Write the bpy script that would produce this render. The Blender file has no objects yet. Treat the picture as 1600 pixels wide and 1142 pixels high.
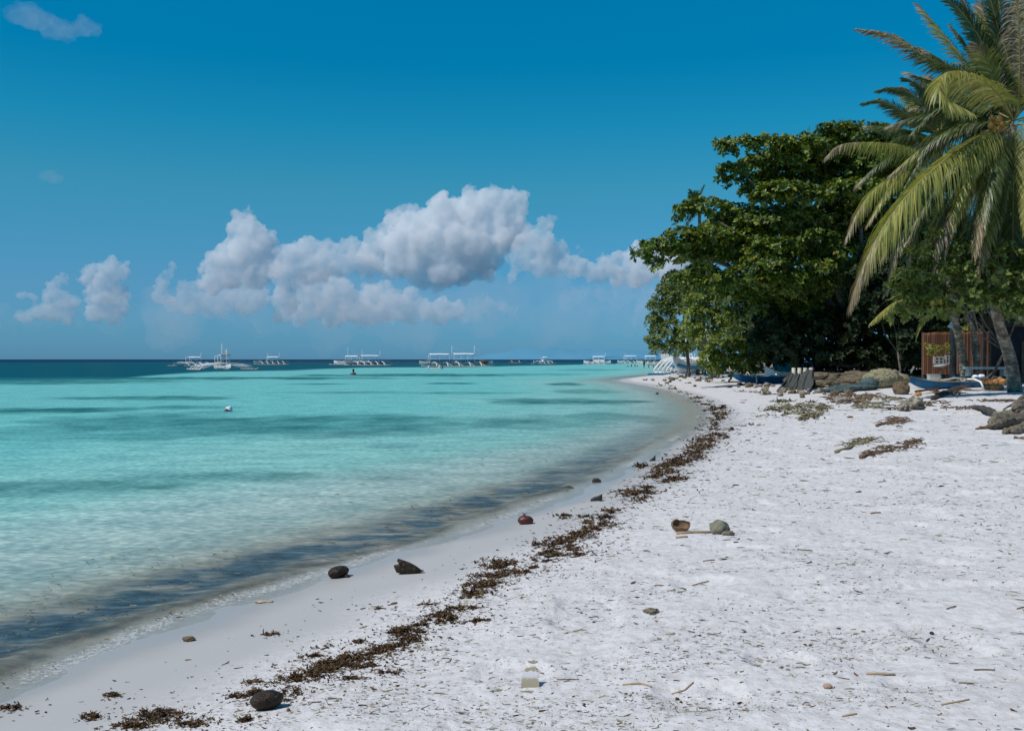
import bpy, bmesh, math, random
import numpy as np
from mathutils import Vector, Matrix

random.seed(7)
rng = np.random.default_rng(11)
scene = bpy.context.scene
R = math.radians

# ------------------------------------------------------------------ camera
CAM_H = 1.8
FPX = 35.0 / 36.0 * 1600.0          # focal length in pixels of the 1600 px wide photograph
HZ = 561.5                          # horizon row
cam_d = bpy.data.cameras.new('camera')
cam_d.lens = 35.0; cam_d.sensor_width = 36.0
cam_d.clip_start = 0.05; cam_d.clip_end = 90000.0
cam = bpy.data.objects.new('camera', cam_d)
scene.collection.objects.link(cam)
cam.location = (0, 0, CAM_H)
cam.rotation_euler = (R(90) - math.atan((571 - HZ) / FPX), 0, 0)
scene.camera = cam

# ------------------------------------------------------------------ light
SUN_EL, SUN_AZ = 54.0, -122.0          # elevation, degrees to the right of straight ahead (negative: left)
world = bpy.data.worlds.new('World'); scene.world = world
world.use_nodes = True
wn = world.node_tree.nodes; wl = world.node_tree.links
wn.clear()
wout = wn.new('ShaderNodeOutputWorld'); wbg = wn.new('ShaderNodeBackground')
sky = wn.new('ShaderNodeTexSky'); sky.sky_type = 'NISHITA'; sky.sun_disc = False
sky.sun_elevation = R(SUN_EL); sky.sun_rotation = R(SUN_AZ)
sky.air_density = 1.0; sky.dust_density = 0.3; sky.ozone_density = 2.5; sky.altitude = 0
wtc = wn.new('ShaderNodeTexCoord'); wsep = wn.new('ShaderNodeSeparateXYZ')
wl.new(wtc.outputs['Generated'], wsep.inputs[0])
wr = wn.new('ShaderNodeValToRGB')
wr.color_ramp.elements[0].position = 0.0; wr.color_ramp.elements[0].color = (0.145, 0.42, 0.898, 1)
wr.color_ramp.elements[1].position = 0.34; wr.color_ramp.elements[1].color = (0.0, 0.699, 0.894, 1)
for p_, c_ in ((0.03, (0.159, 0.442, 0.814)), (0.071, (0.19, 0.478, 0.756)), (0.166, (0.147, 0.625, 0.723)), (0.226, (0.045, 0.669, 0.796)), (0.284, (0.002, 0.642, 0.83)), (0.6, (0.17, 0.58, 0.75)), (1.0, (0.6, 0.65, 0.72))):
    e_ = wr.color_ramp.elements.new(p_); e_.color = (*c_, 1)
wl.new(wsep.outputs['Z'], wr.inputs[0])
wm = wn.new('ShaderNodeMix'); wm.data_type = 'RGBA'; wm.blend_type = 'MULTIPLY'; wm.inputs[0].default_value = 1.0
wl.new(sky.outputs[0], wm.inputs[6]); wl.new(wr.outputs[0], wm.inputs[7])
wl.new(wm.outputs[2], wbg.inputs['Color']); wbg.inputs['Strength'].default_value = 0.112
wl.new(wbg.outputs[0], wout.inputs[0])

sun_d = bpy.data.lights.new('sun', 'SUN'); sun_d.energy = 3.6; sun_d.angle = R(0.5); sun_d.color = (1.0, 0.955, 0.9)
sun = bpy.data.objects.new('sun', sun_d); scene.collection.objects.link(sun)
sdir = Vector((math.sin(R(SUN_AZ)) * math.cos(R(SUN_EL)), math.cos(R(SUN_AZ)) * math.cos(R(SUN_EL)), math.sin(R(SUN_EL))))
sun.rotation_euler = sdir.to_track_quat('Z', 'Y').to_euler()

scene.view_settings.view_transform = 'Standard'
scene.view_settings.look = 'None'
scene.view_settings.exposure = 0.0
scene.view_settings.gamma = 1.0
scene.cycles.max_bounces = 16
scene.cycles.volume_bounces = 16
scene.cycles.transmission_bounces = 4
scene.cycles.diffuse_bounces = 3
scene.cycles.glossy_bounces = 2
scene.cycles.transparent_max_bounces = 12

# ------------------------------------------------------------------ noise
def _hash(ix, iy, iz, seed):
    h = (ix.astype(np.int64) * 374761393 + iy.astype(np.int64) * 668265263 + iz.astype(np.int64) * 2147483647 + seed * 974634777) & 0xFFFFFFFF
    h = ((h ^ (h >> 13)) * 1274126177) & 0xFFFFFFFF
    h = ((h ^ (h >> 16)) * 2246822519) & 0xFFFFFFFF
    return ((h ^ (h >> 15)) & 0xFFFFFF) / float(0xFFFFFF)

def vnoise(x, y, z=None, seed=0):
    """value noise in -1..1"""
    x = np.asarray(x, float); y = np.asarray(y, float)
    z = np.zeros_like(x) if z is None else np.asarray(z, float)
    ix, iy, iz = np.floor(x), np.floor(y), np.floor(z)
    fx, fy, fz = x - ix, y - iy, z - iz
    ux, uy, uz = fx*fx*fx*(fx*(fx*6-15)+10), fy*fy*fy*(fy*(fy*6-15)+10), fz*fz*fz*(fz*(fz*6-15)+10)
    r = 0
    for dx in (0, 1):
        for dy in (0, 1):
            for dz in (0, 1):
                w = (ux if dx else 1-ux) * (uy if dy else 1-uy) * (uz if dz else 1-uz)
                r = r + w * _hash(ix+dx, iy+dy, iz+dz, seed)
    return r * 2 - 1

def fbm(x, y, z=None, octaves=4, seed=0, gain=0.5, lac=2.03):
    a, s, t = 1.0, 0.0, 0.0
    x = np.asarray(x, float); y = np.asarray(y, float)
    for o in range(octaves):
        f = lac ** o
        s = s + a * vnoise(x*f, y*f, None if z is None else np.asarray(z)*f, seed + o*17)
        t += a; a *= gain
    return s / t

def sstep(a, b, x):
    t = np.clip((np.asarray(x, float) - a) / (b - a), 0, 1)
    return t*t*(3-2*t)

# ------------------------------------------------------------------ tags and mesh helpers
def tag(o, label=None, cat=None, group=None, kind=None):
    if label: o['label'] = label
    if cat: o['category'] = cat
    if group: o['group'] = group
    if kind: o['kind'] = kind
    return o

def empty(name, loc, label=None, cat=None, group=None, rz=0.0):
    o = bpy.data.objects.new(name, None); scene.collection.objects.link(o)
    o.location = loc; o.rotation_euler = (0, 0, rz); o.empty_display_size = 0.2
    return tag(o, label, cat, group)

def link(name, me, mat, parent=None):
    if mat is not None:
        me.materials.clear(); me.materials.append(mat)
    o = bpy.data.objects.new(name, me); scene.collection.objects.link(o)
    if parent is not None:
        o.parent = parent
    return o

def npmesh(name, V, F, smooth=True):
    V = np.asarray(V, np.float32); F = np.asarray(F, np.int32)
    me = bpy.data.meshes.new(name)
    k = F.shape[1]
    me.vertices.add(len(V)); me.vertices.foreach_set('co', V.ravel())
    me.loops.add(F.size); me.loops.foreach_set('vertex_index', F.ravel())
    me.polygons.add(len(F)); me.polygons.foreach_set('loop_start', np.arange(0, F.size, k, dtype=np.int32))
    me.polygons.foreach_set('use_smooth', np.full(len(F), smooth))
    me.update(calc_edges=True); me.validate()
    return me

def attr(me, name, vals, typ='FLOAT'):
    a = me.attributes.new(name, typ, 'POINT')
    key = {'FLOAT': 'value', 'FLOAT_VECTOR': 'vector', 'FLOAT_COLOR': 'color'}[typ]
    a.data.foreach_set(key, np.asarray(vals, np.float32).ravel())

class MB:
    """collects shapes into one mesh; local coordinates"""
    def __init__(self): self.v = []; self.f = []; self.sm = []
    def add(self, vs, fs, smooth=True):
        b = len(self.v); self.v.extend([tuple(p) for p in vs]); self.f.extend([tuple(b+i for i in f) for f in fs]); self.sm.extend([smooth]*len(fs))
    def box(self, c, s, rot=None, smooth=False):
        M = rot if rot is not None else Matrix.Identity(3)
        c = Vector(c); vs = []
        for z in (-1, 1):
            for y in (-1, 1):
                for x in (-1, 1):
                    vs.append(c + M @ Vector((x*s[0]/2, y*s[1]/2, z*s[2]/2)))
        self.add(vs, [(0,2,3,1),(4,5,7,6),(0,1,5,4),(2,6,7,3),(0,4,6,2),(1,3,7,5)], smooth)
    def tube(self, pts, rad, n=8, cap=True, smooth=True, noise=0.0):
        pts = [Vector(p) for p in pts]
        if not hasattr(rad, '__len__'): rad = [rad]*len(pts)
        vs = []; fs = []; up = Vector((0.13, 0.21, 1)).normalized()
        for i, p in enumerate(pts):
            t = (pts[min(i+1, len(pts)-1)] - pts[max(i-1, 0)]).normalized()
            if abs(t.dot(up)) > 0.97: up = Vector((1, 0.1, 0)).normalized()
            a = t.cross(up).normalized(); b = t.cross(a).normalized()
            for k in range(n):
                an = 2*math.pi*k/n; rr = rad[i] * (1 + noise*random.uniform(-1, 1))
                vs.append(p + (a*math.cos(an) + b*math.sin(an)) * rr)
        for i in range(len(pts)-1):
            for k in range(n):
                fs.append((i*n+k, i*n+(k+1) % n, (i+1)*n+(k+1) % n, (i+1)*n+k))
        if cap:
            fs.append(tuple(range(n-1, -1, -1))); fs.append(tuple((len(pts)-1)*n+k for k in range(n)))
        self.add(vs, fs, smooth)
    def ball(self, c, r, sub=2, noise=0.0, freq=3.0, seed=0, flat=None):
        V, F = ico(sub)
        r = np.array(r if hasattr(r, '__len__') else (r, r, r), float)
        d = 1 + noise * fbm(V[:,0]*freq+seed*3.1, V[:,1]*freq, V[:,2]*freq, 3, seed)
        P = V * d[:, None] * r
        if flat is not None: P[:,2] = np.maximum(P[:,2], flat)
        self.add((P + np.array(c)).tolist(), F.tolist(), True)
    def build(self, name, mat, parent=None):
        me = bpy.data.meshes.new(name); me.from_pydata([tuple(p) for p in self.v], [], self.f)
        me.polygons.foreach_set('use_smooth', self.sm); me.update()
        return link(name, me, mat, parent)

_ico = {}
def ico(sub):
    if sub not in _ico:
        bm = bmesh.new(); bmesh.ops.create_icosphere(bm, subdivisions=sub, radius=1.0)
        bm.verts.ensure_lookup_table()
        V = np.array([v.co[:] for v in bm.verts]); F = np.array([[v.index for v in f.verts] for f in bm.faces])
        bm.free(); _ico[sub] = (V, F)
    return _ico[sub]

def spline(P, n):
    """Catmull-Rom through points, n samples per span"""
    P = np.asarray(P, float)
    P = np.vstack([2*P[0]-P[1], P, 2*P[-1]-P[-2]])
    out = []
    for i in range(1, len(P)-2):
        p0, p1, p2, p3 = P[i-1], P[i], P[i+1], P[i+2]
        for t in np.linspace(0, 1, n, endpoint=False):
            out.append(0.5*((2*p1) + (-p0+p2)*t + (2*p0-5*p1+4*p2-p3)*t*t + (-p0+3*p1-3*p2+p3)*t**3))
    out.append(P[-2])
    return np.array(out)

# ------------------------------------------------------------------ materials
def new_mat(name):
    m = bpy.data.materials.new(name); m.use_nodes = True
    nt = m.node_tree; nt.nodes.clear()
    out = nt.nodes.new('ShaderNodeOutputMaterial')
    return m, nt, nt.nodes, nt.links, out

def ramp(nodes, stops, interp='LINEAR'):
    r = nodes.new('ShaderNodeValToRGB'); cr = r.color_ramp; cr.interpolation = interp
    while len(cr.elements) < len(stops): cr.elements.new(0.5)
    for e, (p, c) in zip(cr.elements, stops):
        e.position = p; e.color = (*c, 1) if len(c) == 3 else c
    return r

def simple(name, c1, c2=None, rough=0.7, scale=8.0, bump=0.0, bscale=40.0, spec=0.3, stops=None, detail=5.0, distort=0.0, island=0.0, coat=0.0):
    """noise-mottled Principled; coordinates are object space"""
    m, nt, N, L, out = new_mat(name)
    b = N.new('ShaderNodeBsdfPrincipled'); L.new(b.outputs[0], out.inputs[0])
    b.inputs['Roughness'].default_value = rough; b.inputs['Specular IOR Level'].default_value = spec
    tc = N.new('ShaderNodeTexCoord')
    n = N.new('ShaderNodeTexNoise'); n.inputs['Scale'].default_value = scale; n.inputs['Detail'].default_value = detail; n.inputs['Distortion'].default_value = distort
    L.new(tc.outputs['Object'], n.inputs['Vector'])
    c2 = c2 or tuple(x*0.7 for x in c1)
    r = ramp(N, stops or [(0.3, c1), (0.7, c2)])
    if island > 0:
        g = N.new('ShaderNodeNewGeometry'); mm = N.new('ShaderNodeMath'); mm.operation = 'MULTIPLY_ADD'
        mm.inputs[1].default_value = island; L.new(g.outputs['Random Per Island'], mm.inputs[0])
        m2 = N.new('ShaderNodeMath'); m2.operation = 'MULTIPLY_ADD'; m2.inputs[1].default_value = 1-island; m2.inputs[2].default_value = 0
        L.new(n.outputs[0], m2.inputs[0]); L.new(m2.outputs[0], mm.inputs[2]); L.new(mm.outputs[0], r.inputs[0])
    else:
        L.new(n.outputs[0], r.inputs[0])
    L.new(r.outputs[0], b.inputs['Base Color'])
    if bump > 0:
        n2 = N.new('ShaderNodeTexNoise'); n2.inputs['Scale'].default_value = bscale; n2.inputs['Detail'].default_value = 6
        L.new(tc.outputs['Object'], n2.inputs['Vector'])
        bp = N.new('ShaderNodeBump'); bp.inputs['Strength'].default_value = 1.0; bp.inputs['Distance'].default_value = bump
        L.new(n2.outputs[0], bp.inputs['Height']); L.new(bp.outputs[0], b.inputs['Normal'])
    return m

def leaf_mat(name, stops, trans=0.35, rough=0.45, tstops=None, gloss=0.4, gain=(1.0, 1.0, 1.0)):
    """leaf colour varies leaf by leaf"""
    m, nt, N, L, out = new_mat(name)
    g = N.new('ShaderNodeNewGeometry')
    stops = [(p, tuple(x*k for x, k in zip(c, gain))) for p, c in stops]
    r = ramp(N, stops); L.new(g.outputs['Random Per Island'], r.inputs[0])
    b = N.new('ShaderNodeBsdfPrincipled'); b.inputs['Roughness'].default_value = rough; b.inputs['Specular IOR Level'].default_value = gloss
    L.new(r.outputs[0], b.inputs['Base Color'])
    t = N.new('ShaderNodeBsdfTranslucent')
    r2 = ramp(N, tstops or [(p, tuple(min(1, x*f) for x, f in zip(c, (1.5, 1.5, 0.7)))) for p, c in stops])
    L.new(g.outputs['Random Per Island'], r2.inputs[0]); L.new(r2.outputs[0], t.inputs['Color'])
    mx = N.new('ShaderNodeMixShader'); mx.inputs[0].default_value = trans
    L.new(b.outputs[0], mx.inputs[1]); L.new(t.outputs[0], mx.inputs[2]); L.new(mx.outputs[0], out.inputs[0])
    return m

# ------------------------------------------------------------------ shoreline and terrain
def ray(px, py):
    return (np.asarray(px, float) - 800) / FPX, (HZ - np.asarray(py, float)) / FPX

def W(px, py, z=0.0):
    """pixel of the photograph -> point on the level z"""
    rx, rz = ray(px, py); d = (z - CAM_H) / rz
    return np.array([rx*d, d])

_sh = [(-2000, -5000), (-200, -600), (-30, -80), (-8, -15), (-4.9, -3), (-3.9, 2)]
for p in ((0, 1092), (130, 1035), (250, 988), (390, 938), (500, 903), (600, 872), (700, 843), (800, 812), (900, 772), (960, 745), (1020, 712), (1065, 682), (1095, 658), (1092, 636), (1055, 616), (1005, 603), (962, 595), (992, 589)):
    _sh.append(tuple(W(*p)))
_sh += [(21, 132), (31, 190), (46, 300), (60, 420), (160, 800), (2000, 3000), (9000, 15000), (30000, 60000)]
SHORE = np.array(_sh)
_mid = spline(SHORE[5:26], 6)
SHORE = np.vstack([SHORE[:5], _mid, SHORE[26:]])
_seg = SHORE[1:] - SHORE[:-1]
_acc = np.concatenate([[0], np.cumsum(np.linalg.norm(_seg, axis=1))])

def shore_st(x, y):
    """signed distance to the waterline (land positive) and distance along it"""
    x = np.asarray(x, float).ravel(); y = np.asarray(y, float).ravel()
    if x.size <= 3000:
        ax = SHORE[:-1, 0][:, None]; ay = SHORE[:-1, 1][:, None]; sx = _seg[:, 0][:, None]; sy = _seg[:, 1][:, None]
        u = np.clip(((x-ax)*sx + (y-ay)*sy) / (sx*sx+sy*sy), 0, 1)
        dx, dy = x - (ax+u*sx), y - (ay+u*sy); d2 = dx*dx + dy*dy
        k = np.argmin(d2, 0); j = np.arange(x.size)
        sg = np.where(_seg[k, 0]*dy[k, j] - _seg[k, 1]*dx[k, j] < 0, 1, -1)
        return np.sqrt(d2[k, j])*sg, _acc[k] + u[k, j]*np.linalg.norm(_seg[k], axis=1) - _acc[5]
    best = np.full(x.shape, 1e18); sgn = np.ones_like(x); tt = np.zeros_like(x)
    for i in range(len(_seg)):
        ax, ay = SHORE[i]; sx, sy = _seg[i]
        u = np.clip(((x-ax)*sx + (y-ay)*sy) / (sx*sx+sy*sy), 0, 1)
        dx, dy = x - (ax+u*sx), y - (ay+u*sy)
        d2 = dx*dx + dy*dy
        m = d2 < best
        best[m] = d2[m]; sgn[m] = np.where(sx*dy[m] - sy*dx[m] < 0, 1, -1)
        tt[m] = _acc[i] + u[m]*math.hypot(sx, sy)
    return np.sqrt(best)*sgn, tt - _acc[5]

_PS = [-40000, -3000, -200, -60, -20, -8, -3, -1, 0, 0.8, 1.8, 5, 10, 16, 25, 40, 200, 3000, 60000]
_PZ = [-30, -12, -6, -3, -1.5, -.75, -.24, -.08, 0, .05, .11, .27, .44, .66, .9, 1.1, 2.2, 4, 4]
def Hs(x, y, fine=True):
    shp = np.shape(x)
    s, t = shore_st(x, y)
    x = np.ravel(x); y = np.ravel(y)
    s2 = s + 0.10*fbm(t*0.9, s*0.3, None, 3, 5) * np.clip(1 - np.abs(s)/6, 0, 1) * (np.abs(t) < 400)
    z = np.interp(s2, _PS, _PZ)
    if fine:
        near = np.exp(-(x*x + y*y) / (130.0**2))
        dry = sstep(1.0, 2.6, s) * near
        z = z + dry * (0.05*fbm(x*.55, y*.55, None, 3, 3) + 0.022*fbm(x*2.6, y*2.6, None, 3, 9) - 0.03*sstep(.35, .7, vnoise(x*2.1, y*2.1, None, 51)) + 0.010*np.abs(fbm(x*9, y*9, None, 3, 21)))
        z = z + 0.012*np.abs(near)*fbm(x*.8, y*.8, None, 2, 31) * sstep(-4, -0.5, s) * (1-sstep(0.0, 1.6, s))
        z = z + 0.10*near*sstep(8, 14, s)*fbm(x*.25+4, y*.25, None, 3, 77)
    return z.reshape(shp)

def G(px, py, lift=0.0):
    """pixel -> point on the ground (vectorised)"""
    px = np.asarray(px, float); py = np.asarray(py, float)
    rx, rz = ray(px, py); rz = np.minimum(rz, -1e-4)
    z = np.zeros_like(px) + 0.3
    for _ in range(14):
        d = (CAM_H - z) / -rz
        zn = np.maximum(Hs(rx*d, d, False), 0.0)
        z = z + 0.6*(zn - z)
    d = (CAM_H - z) / -rz
    zz = np.maximum(Hs(rx*d, d), 0.0) + lift
    return np.stack([rx*d, d, zz], -1)

def g1(px, py, lift=0.0):
    p = G(np.array([px]), np.array([py]), lift)[0]
    return Vector(p.tolist())

def P(px, py, d):
    """pixel at a known distance ahead"""
    return Vector(((px-800)/FPX*d, d, CAM_H + (HZ-py)/FPX*d))
# ================================================================== ground and water
def polar(rmin, rmax, nr, fine_half, nfine, ncoarse, extra=None):
    r = np.concatenate([np.geomspace(a_, b_, n_, endpoint=False) for a_, b_, n_ in nr] + [[rmax]])
    a = np.concatenate([np.linspace(-math.pi, -fine_half, ncoarse, endpoint=False), np.linspace(-fine_half, fine_half, nfine, endpoint=False), np.linspace(fine_half, math.pi, ncoarse, endpoint=False)])
    RR, AA = np.meshgrid(r, a, indexing='ij')
    X, Y = RR*np.sin(AA), RR*np.cos(AA)
    nA, nR = len(a), len(r)
    i = np.arange(nR-1)[:, None]*nA; j = np.arange(nA)[None, :]; j2 = (j+1) % nA
    F = np.stack([i+j, i+j2, i+nA+j2, i+nA+j], -1).reshape(-1, 4)
    return X.ravel(), Y.ravel(), F, RR.ravel(), nA

# --- sand
def sand_material():
    m, nt, N, L, out = new_mat('coral_sand')
    b = N.new('ShaderNodeBsdfPrincipled'); L.new(b.outputs[0], out.inputs[0])
    geo = N.new('ShaderNodeNewGeometry')
    at = N.new('ShaderNodeAttribute'); at.attribute_name = 's'
    def noise(scale, detail=5, vec=None):
        n = N.new('ShaderNodeTexNoise'); n.inputs['Scale'].default_value = scale; n.inputs['Detail'].default_value = detail
        L.new(vec or geo.outputs['Position'], n.inputs['Vector']); return n
    def math_(op, a, b_=None, c=None):
        n = N.new('ShaderNodeMath'); n.operation = op
        for k, v in enumerate((a, b_, c)):
            if v is None: continue
            if isinstance(v, (int, float)): n.inputs[k].default_value = v
            else: L.new(v, n.inputs[k])
        return n.outputs[0]
    def mixc(f, a, b_):
        n = N.new('ShaderNodeMix'); n.data_type = 'RGBA'
        for k, v in ((0, f), (6, a), (7, b_)):
            if isinstance(v, tuple): n.inputs[k].default_value = (*v, 1)
            elif isinstance(v, (int, float)): n.inputs[k].default_value = v
            else: L.new(v, n.inputs[k])
        return n.outputs[2]
    nb = noise(0.7, 6); nf = noise(14, 6); nff = noise(160, 3); nm = noise(3.0, 5)
    dry = mixc(nb.outputs[0], (0.668, 0.655, 0.662), (0.61, 0.59, 0.575))
    f1 = ramp(N, [(0.36, (0.80, 0.79, 0.76)), (0.56, (1.0, 1.0, 1.0))]); L.new(nf.outputs[0], f1.inputs[0])
    mul = N.new('ShaderNodeMix'); mul.data_type = 'RGBA'; mul.blend_type = 'MULTIPLY'; mul.inputs[0].default_value = 0.8
    L.new(dry, mul.inputs[6]); L.new(f1.outputs[0], mul.inputs[7])
    # dark grains and crumbs of dead seagrass
    vo = N.new('ShaderNodeTexVoronoi'); vo.inputs['Scale'].default_value = 55; vo.inputs['Randomness'].default_value = 1.0
    wv = N.new('ShaderNodeVectorMath'); wv.operation = 'MULTIPLY'; wv.inputs[1].default_value = (0.45, 1.3, 1); L.new(geo.outputs['Position'], wv.inputs[0])
    wr_ = N.new('ShaderNodeVectorMath'); wr_.operation = 'ADD'; L.new(wv.outputs[0], wr_.inputs[0])
    nd = noise(7, 3); sc = N.new('ShaderNodeVectorMath'); sc.operation = 'SCALE'; sc.inputs['Scale'].default_value = 0.12; L.new(nd.outputs['Color'], sc.inputs[0]); L.new(sc.outputs[0], wr_.inputs[1])
    L.new(wr_.outputs[0], vo.inputs['Vector'])
    speck = math_('LESS_THAN', vo.outputs['Distance'], 0.17)
    dens = math_('GREATER_THAN', nm.outputs[0], 0.50)
    speck = math_('MULTIPLY', speck, dens)
    c = mixc(math_('MULTIPLY', speck, 0.75), mul.outputs[2], (0.20, 0.17, 0.11))
    # wet sand by the water
    sn = math_('ADD', at.outputs['Fac'], math_('MULTIPLY', math_('SUBTRACT', nb.outputs[0], 0.5), 0.9))
    wet = N.new('ShaderNodeMapRange'); wet.interpolation_type = 'SMOOTHSTEP'
    wet.inputs['From Min'].default_value = 1.45; wet.inputs['From Max'].default_value = 0.75; L.new(sn, wet.inputs['Value'])
    wet2 = N.new('ShaderNodeMapRange'); wet2.interpolation_type = 'SMOOTHSTEP'
    wet2.inputs['From Min'].default_value = 0.55; wet2.inputs['From Max'].default_value = 0.1; L.new(sn, wet2.inputs['Value'])
    c = mixc(wet.outputs[0], c, (0.425, 0.42, 0.41))
    c = mixc(math_('MULTIPLY', wet2.outputs[0], 0.8), c, (0.385, 0.365, 0.335))
    # seabed
    sea = N.new('ShaderNodeMapRange'); sea.interpolation_type = 'SMOOTHSTEP'
    sea.inputs['From Min'].default_value = 0.05; sea.inputs['From Max'].default_value = -0.5; L.new(sn, sea.inputs['Value'])
    wd = N.new('ShaderNodeAttribute'); wd.attribute_name = 'weed'
    c = mixc(math_('MULTIPLY', sea.outputs[0], 1.0), c, (0.42, 0.40, 0.34))
    c = mixc(wd.outputs['Fac'], c, (0.035, 0.04, 0.035))
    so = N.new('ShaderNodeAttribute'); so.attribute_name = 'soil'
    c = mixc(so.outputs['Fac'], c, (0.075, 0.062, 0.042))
    L.new(c, b.inputs['Base Color'])
    rg = N.new('ShaderNodeMapRange'); rg.inputs['To Min'].default_value = 0.95; rg.inputs['To Max'].default_value = 0.28; L.new(wet2.outputs[0], rg.inputs['Value'])
    L.new(rg.outputs[0], b.inputs['Roughness'])
    sp = N.new('ShaderNodeMapRange'); sp.inputs['To Min'].default_value = 0.1; sp.inputs['To Max'].default_value = 0.5; L.new(wet.outputs[0], sp.inputs['Value'])
    L.new(sp.outputs[0], b.inputs['Specular IOR Level'])
    hgt = math_('ADD', math_('MULTIPLY', nf.outputs[0], 0.6), math_('MULTIPLY', nff.outputs[0], 0.12))
    nh = noise(38, 5); hgt = math_('ADD', hgt, math_('MULTIPLY', nh.outputs[0], 0.35))
    bp = N.new('ShaderNodeBump'); bp.inputs['Distance'].default_value = 0.022
    st = N.new('ShaderNodeMapRange'); st.inputs['To Min'].default_value = 0.9; st.inputs['To Max'].default_value = 0.03; L.new(wet.outputs[0], st.inputs['Value'])
    L.new(st.outputs[0], bp.inputs['Strength'])
    L.new(hgt, bp.inputs['Height']); L.new(bp.outputs[0], b.inputs['Normal'])
    return m

X, Y, F, RR, nA = polar(0.5, 45000, ((.5, 3.5, 50), (3.5, 40, 640), (40, 300, 200), (300, 45000, 60)), R(34), 640, 60)
S, T = shore_st(X, Y)
Z = Hs(X, Y)
me = npmesh('beach', np.stack([X, Y, Z], -1), F)
c0 = len(X)
attr(me, 's', S)
PX = 800 + FPX*X/np.maximum(Y, 1e-3); PY = HZ + FPX*CAM_H/np.maximum(Y, 1e-3)   # where each point lies in the bay
def weedband(S, T, X, Y):
    n = fbm(X*0.9, Y*0.6, None, 5, 61); n2 = fbm(X*2.2, Y*4.5, None, 5, 62)
    s_ = S + 0.26*n
    w = sstep(-1.65, -0.95, s_) * (1 - sstep(-0.55, -0.22, s_))
    return w * np.clip(0.90 + 1.0*n2, 0.15, 1) * (1-0.80*sstep(12, 34, np.hypot(X, Y)))* sstep(120, 60, np.hypot(X, Y)) 
WB = weedband(S, T, X, Y)
attr(me, 'weed', WB*0.25)
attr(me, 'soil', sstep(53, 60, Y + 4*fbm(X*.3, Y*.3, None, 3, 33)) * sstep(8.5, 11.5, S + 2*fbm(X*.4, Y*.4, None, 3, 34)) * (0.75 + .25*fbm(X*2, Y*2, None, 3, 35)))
sand_mat = sand_material()
tag(link('beach', me, sand_mat), kind='structure')

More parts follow.
